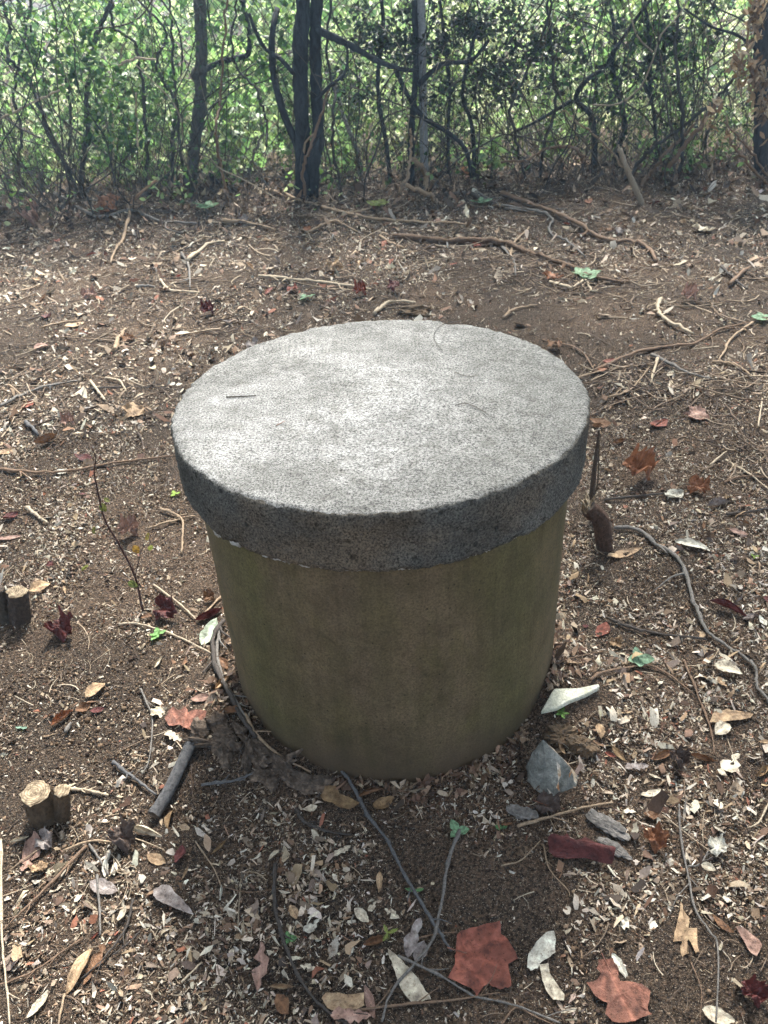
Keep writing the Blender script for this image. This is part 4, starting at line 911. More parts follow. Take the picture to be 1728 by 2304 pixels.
STICKS = [
 ([(768, 1736), (801, 1787), (828, 1840), (875, 1902), (907, 1967), (947, 2035), (983, 2093), (1016, 2144)], 4.2, 'slate', 'long grey twig running from the pipe foot to the big red leaf'),
 ([(1034, 1873), (1008, 1949), (990, 2057), (969, 2129), (885, 2231), (860, 2304)], 4.0, 'grey', 'long grey twig crossing the other and reaching the bottom edge'),
 ([(620, 1949), (620, 2035), (636, 2111), (683, 2220), (748, 2289), (790, 2312)], 4.2, 'dark', 'dark curved twig left of the crossing pair'),
 ([(668, 1826), (683, 1851), (723, 1873), (791, 1884)], 4.2, 'dark', 'short black arched twig below the rotten bark'),
 ([(755, 2285), (885, 2267), (994, 2258), (1124, 2238)], 3.0, 'brown', 'brown twig under the big red leaf tips'),
 ([(896, 2155), (994, 2202), (1066, 2245), (1160, 2267), (1260, 2306)], 3.2, 'grey', 'grey twig slanting below the big red leaf'),
 ([(907, 2126), (965, 2110), (1027, 2101)], 2.2, 'brown', 'thin twig joining the crossing pair to the big red leaf'),
 ([(1526, 1815), (1531, 1891), (1548, 1978), (1562, 2050), (1595, 2101), (1614, 2140), (1609, 2304)], 2.6, 'grey', 'thin long stem down the right side of the foreground'),
 ([(1553, 2170), (1576, 2230), (1574, 2304)], 1.3, 'brown', 'very thin stem below the tattered yellowish leaf'),
 ([(1128, 2310), (1160, 2272), (1200, 2290), (1245, 2310)], 2.0, 'brown', 'short arched twig at the bottom edge'),
 ([(1164, 1865), (1273, 1833), (1378, 1811)], 4.0, 'tan', 'straight tan stick below the grey rock'),
 ([(1128, 1952), (1172, 1940), (1216, 1895)], 1.8, 'tan', 'thin bent stem left of the dark red folded leaf'),
 ([(1222, 1905), (1236, 1960), (1275, 2005), (1282, 2022)], 1.5, 'tan', 'thin curved root below the dark red folded leaf'),
 ([(1728, 1812), (1705, 1855), (1680, 1868)], 2.2, 'pale', 'short pale crooked twig at the right edge'),
 ([(1545, 1955), (1575, 1948), (1600, 1905), (1632, 1875)], 2.0, 'grey', 'forked grey twig beside the long stem at right'),
 ([(1381, 1193), (1435, 1200), (1475, 1232), (1522, 1261), (1544, 1305), (1558, 1360), (1566, 1374), (1587, 1425), (1627, 1457), (1670, 1483), (1699, 1515), (1703, 1555), (1735, 1590)], 4.6, 'grey', 'long grey root winding down the right side from the broken stump'),
 ([(1363, 1396), (1417, 1418), (1490, 1434), (1587, 1443)], 4.4, 'dark', 'dark branch meeting the winding grey root'),
 ([(1327, 1537), (1363, 1517), (1435, 1504), (1490, 1515), (1562, 1570)], 3.6, 'brown', 'arched brown twig right of the white shard'),
 ([(1537, 1490), (1562, 1551), (1595, 1638), (1607, 1703)], 2.6, 'brown', 'thin brown stem beside the long tan leaf'),
 ([(1355, 1470), (1310, 1480), (1252, 1500)], 1.6, 'brown', 'thin twig close to the right side of the pipe'),
 ([(1359, 1131), (1440, 1121), (1515, 1115)], 3.2, 'dark', 'straight dark twig right of the broken stump top'),
 ([(1632, 1163), (1680, 1158), (1732, 1148)], 3.6, 'dark', 'dark twig entering from the right edge'),
 ([(1632, 1040), (1680, 1068), (1732, 1108)], 2.6, 'pale', 'pale straight stem slanting at the right edge'),
 ([(1628, 1092), (1660, 1078), (1730, 1078)], 2.6, 'brown', 'brown twig just above the pale slanting stem'),
 ([(1597, 1052), (1634, 1020)], 2.4, 'pale', 'short pale stick near the right edge'),
 ([(1705, 965), (1714, 900)], 2.4, 'pale', 'short upright pale stick at the right edge'),
 ([(271, 1410), (318, 1410), (398, 1436), (477, 1475)], 2.6, 'pale', 'arched pale stem reaching the left of the pipe'),
 ([(347, 1320), (409, 1367), (448, 1403)], 2.2, 'pale', 'straight pale stem above the arched pale stem'),
 ([(445, 1405), (500, 1345)], 3.2, 'tan', 'short tan stick leaning to the left of the pipe'),
 ([(318, 1555), (329, 1580), (345, 1624), (338, 1711), (322, 1747)], 2.4, 'grey', 'hooked thin twig left of the rust lobed leaf'),
 ([(257, 1721), (305, 1758), (354, 1794)], 4.2, 'slate', 'bluish dark twig left of the grey log'),
 ([(159, 1781), (200, 1784), (246, 1794)], 4.0, 'pale', 'whitish stick right of the twin stump'),
 ([(455, 1772), (520, 1764), (585, 1742)], 4.2, 'slate', 'dark twig below the rotten bark'),
 ([(150, 1655), (162, 1632)], 5.0, 'grey', 'stubby grey stick under the orange red curled leaf'),
 ([(4, 1894), (7, 2093), (16, 2202), (25, 2310)], 3.2, 'pale', 'long pale stem down the left edge'),
 ([(197, 1909), (123, 1988), (60, 2050), (10, 2098)], 4.0, 'brown', 'straight brown twig slanting at lower left'),
 ([(145, 1920), (203, 1898), (264, 1900)], 3.2, 'tan', 'bent tan twig on top of the slanting brown twig'),
 ([(203, 1905), (230, 1945), (246, 1974)], 3.2, 'grey', 'short grey twig below the bent tan twig'),
 ([(221, 1974), (226, 2040), (228, 2108)], 3.2, 'grey', 'upright grey twig at lower left'),
 ([(302, 2028), (286, 2093), (239, 2158), (174, 2216)], 3.2, 'dark', 'dark curved twig over the brown leaf at lower left'),
 ([(318, 2100), (290, 2128), (253, 2155)], 2.6, 'dark', 'short dark twig beside the dark curved twig'),
 ([(184, 2119), (83, 2187), (-10, 2226)], 2.8, 'brown', 'thin twig slanting to the left edge at the bottom'),
 ([(148, 2242), (134, 2312)], 3.8, 'tan', 'tan stem end at the bottom left'),
 ([(441, 1898), (481, 1956), (499, 1999)], 1.8, 'tan', 'thin tan stem left of the mauve grey leaf tip'),
 ([(500, 1999), (560, 2012), (640, 2002)], 1.3, 'brown', 'very thin stem running right from the thin tan stem'),
 ([(95, 1912), (20, 1965)], 2.0, 'tan', 'thin straw by the cream curled leaf at left'),
 ([(410, 2215), (455, 2170)], 2.6, 'pale', 'short pale splinter at the lower left centre'),
 ([(0, 1062), (72, 1070), (145, 1068), (217, 1055), (300, 1042), (390, 1030)], 4.2, 'brown', 'long thin branch from the left edge to the lid'),
 ([(0, 922), (58, 892), (110, 874), (175, 862)], 4.2, 'grey', 'arched grey branch at the left edge behind the long thin branch'),
 ([(62, 1148), (85, 1165), (108, 1182)], 4.2, 'pale', 'short white stick at the left'),
 ([(332, 1195), (390, 1178), (440, 1165)], 3.2, 'tan', 'tan broken stem beside the lid edge at left'),
 ([(362, 1150), (409, 1172), (412, 1215), (410, 1250)], 3.6, 'tan', 'tan bent dead stalk hanging left of the lid'),
 ([(60, 955), (88, 985)], 5.0, 'slate', 'short blue grey stick at the left edge tangle'),
 ([(20, 870), (60, 905), (40, 935)], 2.2, 'tan', 'thin bent stem in the left edge tangle'),
 ([(205, 862), (225, 890), (238, 905)], 3.4, 'pale', 'short whitish stick left of the lid'),
 ([(238, 855), (270, 862), (285, 885)], 2.6, 'pale', 'curly whitish stem left of the lid'),
 ([(180, 880), (290, 874), (400, 880)], 2.0, 'dark', 'thin dark stem behind the tan leaf left of the lid'),
 # the clearing behind
 ([(72, 405), (120, 440), (163, 463), (217, 492), (297, 478), (362, 503), (448, 508)], 4.0, 'grey', 'long snaking vine on the ground along the left thicket'),
 ([(289, 467), (293, 488), (278, 543), (264, 564), (250, 597)], 4.2, 'tan', 'crooked tan stick pointing at the clearing on the left'),
 ([(423, 593), (467, 557), (506, 546)], 5.0, 'pale', 'pale bent stick in the left clearing'),
 ([(408, 575), (426, 605), (428, 655)], 3.0, 'grey', 'grey curved twig beside the pale bent stick'),
 ([(500, 503), (555, 508), (620, 522)], 4.6, 'tan', 'tan stick behind the clearing left of centre'),
 ([(95, 742), (140, 730), (185, 725)], 3.0, 'tan', 'thin stem under the golden tan leaf'),
 ([(260, 795), (268, 770), (283, 745)], 6.0, 'tan', 'stubby tan stick in the left clearing'),
 ([(308, 650), (350, 650)], 4.0, 'grey', 'short grey stick in the left clearing'),
 ([(362, 635), (385, 658), (450, 662)], 3.4, 'pale', 'pale kinked stick left of the lid in the clearing'),
 ([(45, 662), (90, 645)], 3.0, 'tan', 'short tan stick near the left edge of the clearing'),
 ([(582, 436), (618, 438), (705, 467), (777, 485), (835, 498), (900, 503), (958, 508), (1023, 507), (1081, 517)], 4.0, 'tan', 'long pale vine across the ground behind the well'),
 ([(692, 528), (735, 507), (765, 505), (805, 525)], 3.2, 'tan', 'arched tan stem under the long pale vine'),
 ([(582, 626), (640, 632), (694, 637), (791, 648), (835, 655)], 3.6, 'pale', 'straight pale stick behind the lid on the left'),
 ([(842, 712), (870, 690), (905, 682), (935, 686)], 4.2, 'pale', 'arched pale stick touching the wood chunk behind the lid'),
 ([(855, 535), (880, 552), (910, 562)], 3.4, 'tan', 'short tan stick left of the fallen limb'),
 ([(1128, 441), (1218, 474), (1291, 507), (1352, 543), (1410, 550), (1453, 561), (1475, 593)], 5.4, 'brown', 'long brown vine curling down in the right clearing'),
 ([(1060, 440), (1128, 467), (1211, 481), (1243, 499), (1235, 517), (1243, 535), (1272, 546), (1316, 582)], 3.4, 'grey', 'crooked grey twig above the fallen limb'),
 ([(1130, 560), (1155, 590), (1160, 625)], 3.0, 'grey', 'thin grey twig under the fallen limb'),
 ([(1148, 585), (1155, 555), (1190, 515)], 3.6, 'tan', 'short tan branchlet on the fallen limb'),
 ([(1236, 640), (1283, 652), (1316, 638), (1334, 660), (1381, 648)], 4.0, 'pale', 'pale zigzag stick in front of the fallen limb'),
 ([(1486, 680), (1479, 702), (1500, 727), (1558, 756)], 5.0, 'pale', 'pale curved stick in the right clearing'),
 ([(1334, 843), (1417, 803), (1490, 787), (1562, 778), (1623, 745), (1692, 731)], 4.2, 'brown', 'long brown branch right behind the lid'),
 ([(1692, 731), (1642, 770), (1630, 795), (1616, 815)], 3.4, 'tan', 'forked tan branchlet at the right end of the long brown branch'),
 ([(1280, 860), (1345, 842), (1395, 832), (1470, 826)], 3.0, 'tan', 'tan stem close to the right rim of the lid'),
 ([(1465, 803), (1540, 842), (1600, 858)], 3.6, 'grey', 'grey stick below the long brown branch'),
 ([(1602, 820), (1650, 825), (1690, 850)], 3.6, 'tan', 'tan stick near the right edge behind the lid'),
 ([(1480, 808), (1462, 870)], 3.4, 'pale', 'short pale stick crossing the grey stick'),
 ([(1365, 900), (1420, 880), (1460, 830)], 2.6, 'tan', 'bent tan stem right of the lid'),
 ([(1220, 770), (1300, 790), (1340, 840)], 2.6, 'brown', 'thin brown twig bent round the back right rim of the lid'),
 ([(1640, 647), (1680, 610), (1735, 580)], 4.6, 'brown', 'brown branch entering the right clearing from the edge'),
 ([(1622, 605), (1650, 632), (1680, 655)], 3.6, 'dark', 'dark twig crossing the brown branch at the right edge'),
 ([(1132, 720), (1160, 700), (1210, 690)], 3.4, 'tan', 'short tan twig behind the lid on the right'),
 ([(1005, 440), (1080, 440), (1130, 470), (1190, 480)], 3.0, 'grey', 'thin vine on the ground before the fence post'),
]
for pts, r, ck, lab in STICKS: stick(pts, r, ck, lab)
stick([(886, 539), (994, 550), (1066, 550), (1139, 557), (1182, 575), (1222, 586), (1291, 611), (1330, 630), (1403, 642)], 6.8, 'brown', 'thick weathered limb lying across the clearing behind the well', name='fallen_limb', cat='branch', group=None, sides=10, m='log', taper=0.5, wob=0.12)
stick([(506, 1403), (482, 1443), (486, 1501), (512, 1557), (548, 1625), (579, 1665)], 6.0, 'dark', 'black root hugging the lower left of the pipe', name='surface_root', cat='root', group='roots at the pipe foot')
stick([(498, 1420), (490, 1470), (502, 1530), (530, 1580), (572, 1650)], 4.0, 'grey', 'grey root beside the black root left of the pipe', name='surface_root', cat='root', group='roots at the pipe foot')
stick([(552, 1612), (580, 1660), (640, 1712), (700, 1742)], 4.0, 'tan', 'pale root along the front left foot of the pipe', name='surface_root', cat='root', group='roots at the pipe foot')

# grey log with a cut end
b = gp(349, 1842); e = gp(434, 1688); r0 = 14 * mpp(b)
P = smooth_path([b, b * 0.6 + e * 0.4 + np.array([0.004, 0, 0]), e], 8); P[:, 2] = H(P[:, 0], P[:, 1]) + r0 * 0.95 + np.linspace(0.0, 0.01, len(P))
lg = empty('cut_log', P[0]); tag(lg, 'short grey log with a cut end left of the rotten bark', 'log')
v, q, t = tube_vf(P - P[0], r0 * np.linspace(1.0, 0.9, len(P)), 16, 0.06, False, 3)
link('bark', np_mesh('bark', v, q, None, True, [M['log']]), lg, color=(0.16, 0.16, 0.165))
ring0 = v[:16]; ring1 = v[-16:]
vv = np.vstack([ring0, [[0, 0, 0]], ring1, [P[-1] - P[0]]]); kk = np.arange(16)
tt = np.vstack([np.stack([np.full(16, 16), (kk + 1) % 16, kk], 1), np.stack([np.full(16, 33), 17 + kk, 17 + (kk + 1) % 16], 1)])
link('cut_end', np_mesh('cut_end', vv, tt, None, False, [M['rot']]), lg)

# ------------------------------------------------------------------ the litter, kept off the larger leaves and twigs
for a_, b_, r_ in (((492, 1630), (690, 1762), 0.035), ((1215, 1626), (1330, 1560), 0.03), ((1210, 1700), (1260, 1770), 0.04), ((1325, 1838), (1410, 1935), 0.02), ((349, 1842), (434, 1688), 0.014)):
    for f_ in np.linspace(0, 1, 14): q_ = gp(*a_) * (1 - f_) + gp(*b_) * f_; mark(q_[0], q_[1], r_)
P = scatter(118000, 0.45, 3.1, 61, -0.02)
chips('leaf_litter', P, np.clip(rng.lognormal(math.log(0.0046), 0.68, len(P)), 0.0016, 0.026), rng.uniform(0.25, 0.75, len(P)), 'fine pale crumbled leaf litter over the near soil', ns=3)
P = scatter(60000, 2.7, 6.8, 71, 0.02)
chips('leaf_litter', P, np.clip(rng.lognormal(math.log(0.0090), 0.75, len(P)), 0.0035, 0.07), rng.uniform(0.3, 0.7, len(P)), 'brown and tan leaf litter on the far soil before the fence', 0.01, ns=3)
P = scatter(66000, 2.0, 6.6, 73, -0.5)
chips('leaf_litter', P, np.clip(rng.lognormal(math.log(0.0062), 0.5, len(P)), 0.003, 0.02), rng.uniform(0.25, 0.7, len(P)), 'fine crumbs of dead leaf dusting the clearing', 0.006, 0.4, ns=2)
P = scatter(62000, 0.45, 2.6, 63, -0.5)
chips('leaf_litter', P, np.clip(rng.lognormal(math.log(0.0036), 0.5, len(P)), 0.0015, 0.012), rng.uniform(0.25, 0.7, len(P)), 'tiny leaf specks dusting the bare soil near the well', 0.004, 0.4, ns=2)
P = np.stack([rng.uniform(-4, 4.2, 6000), rng.normal(4.7, 0.40, 6000)], 1)
chips('leaf_litter', P, np.clip(rng.lognormal(math.log(0.028), 0.5, len(P)), 0.01, 0.08), rng.uniform(0.3, 0.7, len(P)), 'brown leaves with shade in their colour banked along the foot of the fence', 0.05, 0.5,
      np.array([(0.075, 0.055, 0.045), (0.13, 0.085, 0.062), (0.21, 0.145, 0.105), (0.38, 0.29, 0.21)]), np.array([.3, .3, .25, .15]))  # brown litter, tones darkened to carry the shade along the fence
P = scatter(1300, 0.45, 2.9, 61, 0.08)
chips('leaf_litter', P, np.clip(rng.lognormal(math.log(0.021), 0.3, len(P)), 0.014, 0.036), rng.uniform(0.35, 0.8, len(P)), 'larger scraps of cream and brown leaf over the near litter', 0.008, 0.4,
      np.array([(0.62, 0.56, 0.46), (0.42, 0.31, 0.20), (0.28, 0.22, 0.18), (0.17, 0.11, 0.08), (0.09, 0.07, 0.06)]), np.array([.3, .25, .2, .15, .1]))
n_ = 4200; th_ = rng.uniform(0, 2 * np.pi, n_); rr_ = 0.392 + np.abs(rng.normal(0, 0.035, n_))
P = np.stack([rr_ * np.cos(th_), rr_ * np.sin(th_)], 1); P = P[~masked(P[:, 0], P[:, 1])]; n_ = len(P)
chips('leaf_litter', P, np.clip(rng.lognormal(math.log(0.010), 0.6, n_), 0.003, 0.034), rng.uniform(0.3, 0.7, n_), 'crumbled leaves banked against the foot of the pipe', 0.010, 0.35,
      np.array([(0.40, 0.33, 0.25), (0.27, 0.19, 0.13), (0.16, 0.10, 0.07), (0.09, 0.062, 0.047)]), np.array([.2, .25, .3, .25]))
y_ = rng.uniform(-1.9, 5.2, 60000); d_ = np.clip(y_ - CAM[1], 0.1, 9); hw = 0.46 + 0.54 * d_; x_ = rng.choice([-1, 1], 60000) * (hw + rng.uniform(-0.1, 1.7, 60000))
k_ = fbm(x_ * 1.7, y_ * 1.7, 61, 3) * 1.6 + 1.4 * fbm(x_ * 6, y_ * 6, 70, 3) > rng.uniform(-0.32, 0.32, 60000); P = np.stack([x_, y_], 1)[k_][:24000]
chips('leaf_litter', P, np.clip(rng.lognormal(math.log(0.014), 0.5, len(P)), 0.005, 0.05), rng.uniform(0.3, 0.7, len(P)), 'leaf litter to either side of the clearing', 0.006, 0.35, ns=3)
crumbs(42000)
twiglets(6500, 0.45, 3.0, 0.022, 0.0006, 'fine broken twigs strewn through the near litter')
twiglets(5500, 2.6, 6.9, 0.08, 0.0017, 'thin fallen twigs strewn before the fence')

S = Soup()
for px, py, n, sx, sy in ((1180, 592, 130, 110, 26), (1330, 640, 90, 90, 22), (1430, 850, 55, 110, 45), (60, 895, 45, 70, 40), (420, 520, 40, 120, 30), (110, 490, 70, 110, 35), (1600, 880, 45, 90, 40), (900, 560, 30, 90, 20), (700, 480, 40, 120, 22), (300, 640, 30, 150, 50), (1650, 1010, 30, 60, 60), (1000, 470, 50, 200, 18)):
    for k in range(n):
        p = gp(random.gauss(px, sx * 0.6), random.gauss(py, sy * 0.6)); L = random.uniform(0.08, 0.30) * (1 if p[1] > 1 else 0.55); a = random.uniform(0, 6.28); pts = []
        for j in range(5):
            pts.append(p); a += random.gauss(0, 0.45); p = p + np.array([math.cos(a), math.sin(a), 0]) * L / 4
        P = smooth_path(pts, 3); r = random.uniform(0.0012, 0.0034); P[:, 2] = H(P[:, 0], P[:, 1]) + r + 0.006 + np.abs(np.linspace(-1, 1, len(P))) ** 2 * random.uniform(0, 0.03)
        v, q, t = tube_vf(P, np.linspace(r, r * 0.5, len(P)), 4, 0.12, False); S.add(v, q, None, np.array(random.choices([(0.10, 0.075, 0.06), (0.19, 0.14, 0.105), (0.34, 0.26, 0.19), (0.5, 0.41, 0.31)], [6, 5, 3, 1])[0]))
o = link('twig_litter', S.mesh('twig_litter', [M['litter']])); tag(o, 'tangled drifts of thin roots and twigs half buried around the clearing', 'twig litter', None, 'stuff')

# ------------------------------------------------------------------ stumps
def stump(name, label, base_px, top_px, rpx, color, mid=None, lean_cut=(0, 0, 1), flare=1.25, parent=None, cut='cut', top_r=1.0, split=False):
    B = gp(*base_px); m_ = mpp(B); r = rpx * m_
    Tp = pv(top_px[0], top_px[1], B[1] + (0.0))
    pts = [B - np.array([0, 0, 0.03]), B + 0.02 * (Tp - B)] + ([pv(mid[0], mid[1], B[1])] if mid else []) + [Tp]
    P = smooth_path(pts, 7); n = len(P)
    rr = r * np.interp(np.linspace(0, 1, n), [0, 0.25, 1], [flare, 1.05, top_r])
    root = parent or empty(name, B)
    if not parent: tag(root, label, 'stump', 'cut stumps')
    O = B if not parent else np.array(parent.location)
    S = 22
    v, q, t = tube_vf(P - O, rr, S, 0.09, False, int(rpx * 10) + 1)
    bk = link('bark' if not parent else 'side_stem', np_mesh('bark', v, q, None, True, [M['log']]), root, color=color)
    top = v[-S:]; c = top.mean(0)
    rows = [top, c + (top - c) * 0.9 + np.array([0, 0, 0.002]), c + (top - c) * 0.45 + np.array([0, 0, 0.001])]
    V = np.vstack(rows + [c[None]]); k = np.arange(S); k2 = (k + 1) % S
    Q = np.vstack([np.stack([i * S + k, i * S + k2, (i + 1) * S + k2, (i + 1) * S + k], 1) for i in range(2)])
    T = np.stack([2 * S + k, 2 * S + k2, np.full(S, 3 * S)], 1)
    link('cut_face', np_mesh('cut_face', V, [Q, T], None, True, [M[cut]]), bk)
    return root, Tp, r
rt, _, _ = stump('tree_stump', 'twin stemmed cut stump with pale tops at lower left', (100, 1838), (80, 1783), 31, (0.14, 0.10, 0.065))
stump('tree_stump', '', (140, 1838), (139, 1779), 17, (0.14, 0.10, 0.065), parent=rt)
rt, _, _ = stump('tree_stump', 'small cut stump at the left edge with a leaning side stem', (46, 1398), (38, 1331), 21, (0.10, 0.075, 0.06))
stump('tree_stump', '', (14, 1398), (-4, 1325), 13, (0.10, 0.085, 0.07), parent=rt, cut='rot')
rt, tp, r = stump('broken_stump', 'dark curved broken stump with a splintered top right of the pipe', (1360, 1232), (1322, 1140), 18, (0.12, 0.075, 0.055), mid=(1352, 1172), flare=1.15, cut='rot')
S = Soup()
for k in range(16):
    a = random.uniform(0, 6.28); q0 = tp + np.array([math.cos(a), math.sin(a), 0]) * r * random.uniform(0.2, 0.85)
    q1 = q0 + np.array([random.gauss(-0.012, 0.01), random.gauss(0, 0.01), random.uniform(0.015, 0.045)])
    v, q, t = tube_vf([q0 - np.array([0, 0, 0.01]), q0 * .5 + q1 * .5, q1], [0.006, 0.005, 0.0012], 4, 0.3); S.add(v - np.array(rt.location), q, t)
link('splinters', S.mesh('splinters', [M['cut']], False), rt)
# dead stem above it with a curled leaf
B = gp(1335, 1165); Y = B[1]
P = smooth_path([pv(1330, 1150, Y), pv(1333, 1100, Y), pv(1341, 1023, Y), pv(1348, 968, Y)], 6)
ds = empty('dead_plant', P[0]); tag(ds, 'dead upright stem rising behind the broken stump with a curled leaf', 'stem')
v, q, t = tube_vf(P - P[0], np.linspace(0.011, 0.0028, len(P)), 7, 0.15); link('stem', np_mesh('stem', v, [q, t], None, True, [M['twig']]), ds, color=(0.075, 0.058, 0.047))
Pb = smooth_path([P[3], P[3] + np.array([0.012, 0, 0.06]), P[-1] + np.array([0.004, 0.0, -0.03])], 5)
v, q, t = tube_vf(Pb - P[0], 0.0022, 5, 0.1); link('side_stem', np_mesh('side_stem', v, [q, t], None, True, [M['twig']]), ds, color=(0.10, 0.08, 0.06))
link('curled_leaf', LM['roll1'], ds, P[-1] - P[0] + np.array([-0.01, 0, 0.012]), (0.5, 0.3, 0.7), (0.055, 0.06, 0.06), KC['brown'])

# ------------------------------------------------------------------ rock, shard, bark, clods
def blob(name, pts_fn, seg, rings, mats, mi=None): ...
def rocky(cx, cy, cz, sx, sy, sz, seed, m, name, label, cat, group=None, rot=0, lump=0.25, sharp=False, sub=4):
    import bmesh
    bm = bmesh.new(); bmesh.ops.create_icosphere(bm, subdivisions=sub, radius=1)
    r = np.random.default_rng(seed); pl = r.normal(size=(9, 3)); pl /= np.linalg.norm(pl, axis=1)[:, None]; pd = r.uniform(0.55, 0.85, 9)
    for v in bm.verts:
        p = np.array(v.co)
        if sharp:
            k = pl @ p; s = np.min(np.where(k > 1e-3, pd / np.maximum(k, 1e-3), 9)); p = p * min(s, 1.0)
        p = p * (1 + lump * float(fbm(p[0] * 2.3 + seed, p[1] * 2.3 + p[2] * 1.7, seed, 4)))
        p = p * (1 + lump * 0.45 * float(fbm(p[0] * 9 + seed, p[1] * 9 + p[2] * 7, seed + 5, 3)))
        v.co = Vector(p * np.array([sx, sy, sz]))
    me = bpy.data.meshes.new(name); bm.to_mesh(me); bm.free()
    for p in me.polygons: p.use_smooth = False
    me.materials.append(M[m])
    o = link(name, me, None, (cx, cy, cz), (0, 0, rot)); tag(o, label, cat, group); return o

# wedge of grey rock with a pale broken edge
B = gp(1236, 1788); k = mpp(B)
A = [gp(1172, 1722), gp(1190, 1775), gp(1240, 1806), gp(1300, 1785), gp(1318, 1745), gp(1250, 1690)]
ap = pv(1222, 1664, A[5][1] - 0.03); rd = pv(1286, 1728, A[3][1] + 0.035); ft = pv(1196, 1712, A[1][1] + 0.04)
import bmesh
V = [a - np.array([0, 0, 0.02]) for a in A] + [ap, rd, ft]
bm = bmesh.new()
for p in V: bm.verts.new(p - B)
bmesh.ops.convex_hull(bm, input=bm.verts)
bmesh.ops.triangulate(bm, faces=bm.faces)
bmesh.ops.subdivide_edges(bm, edges=bm.edges, cuts=6, use_grid_fill=True)
bm.normal_update()
for v in bm.verts:
    v.co += v.normal * float(0.008 * fbm(v.co.x * 40 + 3, v.co.y * 40 + v.co.z * 33, 3, 3) + 0.008 * fbm(v.co.x * 130 + 3, v.co.y * 130 + v.co.z * 90, 8, 2))
me = bpy.data.meshes.new('rock'); bm.to_mesh(me); bm.free()
for m_ in ('rock', 'rockface', 'darkstone'): me.materials.append(M[m_])
ax = np.array(ap - B); bx = np.array(rd - B)
for p in me.polygons:
    c = np.array(p.center); n_ = p.normal
    if n_.x > 0.42 + 0.5 * float(fbm(c[0] * 60, c[2] * 60, 12)) and c[2] > 0.012: p.material_index = 1
rk = link('rock', me, None, B); tag(rk, 'grey wedge shaped rock with a pale broken edge at the right foot of the pipe', 'rock')

# pale flat shard behind it
sh = [(1215, 1626), (1240, 1570), (1247, 1559), (1300, 1556), (1345, 1553), (1347, 1561), (1318, 1574), (1280, 1590), (1250, 1612)]
Pz = [gp(*p) for p in sh]; c = np.mean(Pz, 0)
top = [np.array([p[0], p[1], c[2] + 0.022 + (p[1] - c[1]) * 0.15]) - c for p in Pz]
bot = [t_ - np.array([0, 0, 0.012]) for t_ in top]
n = len(sh); V = np.array(top + bot); k = np.arange(n); k2 = (k + 1) % n
me = bpy.data.meshes.new('pale_shard'); me.from_pydata([tuple(v) for v in V], [], [tuple(range(n))] + [tuple(range(2 * n - 1, n - 1, -1))] + [(a, a + n, b_ + n, b_) for a, b_ in zip(k.tolist(), k2.tolist())])
me.update(); me.materials.append(M['shard'])
bm = bmesh.new(); bm.from_mesh(me); bmesh.ops.recalc_face_normals(bm, faces=bm.faces); bmesh.ops.bevel(bm, geom=bm.edges[:], offset=0.002, segments=1, affect='EDGES'); bm.to_mesh(me); bm.free()
o = link('pale_shard', me, None, c); tag(o, 'flat whitish pointed shard sticking out from the right foot of the pipe', 'shard')

B = gp(1308, 1682); rocky(B[0], B[1], B[2] + 0.005, 0.030, 0.025, 0.022, 4, 'moss', 'soil_clod', 'mossy brown clod of soil behind the grey rock', 'clod', lump=1.1)
B = gp(1258, 1650); rocky(B[0], B[1], B[2] - 0.004, 0.035, 0.03, 0.016, 9, 'moss', 'soil_clod', 'low reddish soil lump between the shard and the rock', 'clod', lump=1.2)
# rotten bark clump, several flakes in one crumbling piece
A0, A1 = gp(492, 1630), gp(690, 1762)
rb = empty('rotten_bark', (A0 + A1) / 2); tag(rb, 'crumbling dark rotten bark at the lower left foot of the pipe', 'bark')
O = np.array(rb.location)
for k in range(26):
    f = k / 25; c = A0 * (1 - f) + A1 * f + np.array([random.gauss(-0.008, 0.022), random.gauss(-0.008, 0.018), 0])
    if c[0] ** 2 + c[1] ** 2 < 0.43 ** 2: c[:2] *= 0.43 / math.hypot(c[0], c[1])
    o = rocky(0, 0, 0, random.uniform(0.02, 0.05), random.uniform(0.010, 0.02), random.uniform(0.006, 0.015) * (1.3 - 0.5 * f), 20 + k, 'rot', 'bark_flake', None, None, rot=math.atan2(A1[1] - A0[1], A1[0] - A0[0]) + random.gauss(0, 0.5), lump=1.3, sub=3)
    o.rotation_euler[0] = random.gauss(0, 0.4); o.rotation_euler[1] = random.gauss(0, 0.25)
    o.parent = rb; o.location = c - O + np.array([0, 0, 0.004])
# grey bark flakes by the dark red leaf
for (x0, y0, x1, y1, w, lab) in [(1325, 1838, 1408, 1892, 0.30, 'grey flake of bark above the dark red folded leaf'), (1342, 1892, 1412, 1938, 0.28, 'darker ridged bark flake right of the dark red folded leaf'),
                                 (1140, 1828, 1205, 1845, 0.35, 'blackish flake of bark below the grey rock')]:
    a, b_ = gp(x0, y0), gp(x1, y1); c = (a + b_) / 2; L = np.linalg.norm(b_ - a)
    o = rocky(c[0], c[1], c[2] + 0.012, L / 2, L * w / 1.6, 0.005, int(x0), 'greybark', 'bark_flake', lab, 'bark', rot=math.atan2(b_[1] - a[1], b_[0] - a[0]), lump=0.9)
    o.rotation_euler[0] = 0.3
# little wood chunk behind the lid
a, b_ = gp(900, 712), gp(958, 700); c = (a + b_) / 2
rocky(c[0], c[1], c[2] + 0.01, 0.085, 0.05, 0.03, 5, 'moss', 'wood_chunk', 'small brown rotten wood chunk just behind the lid', 'wood', lump=0.9)

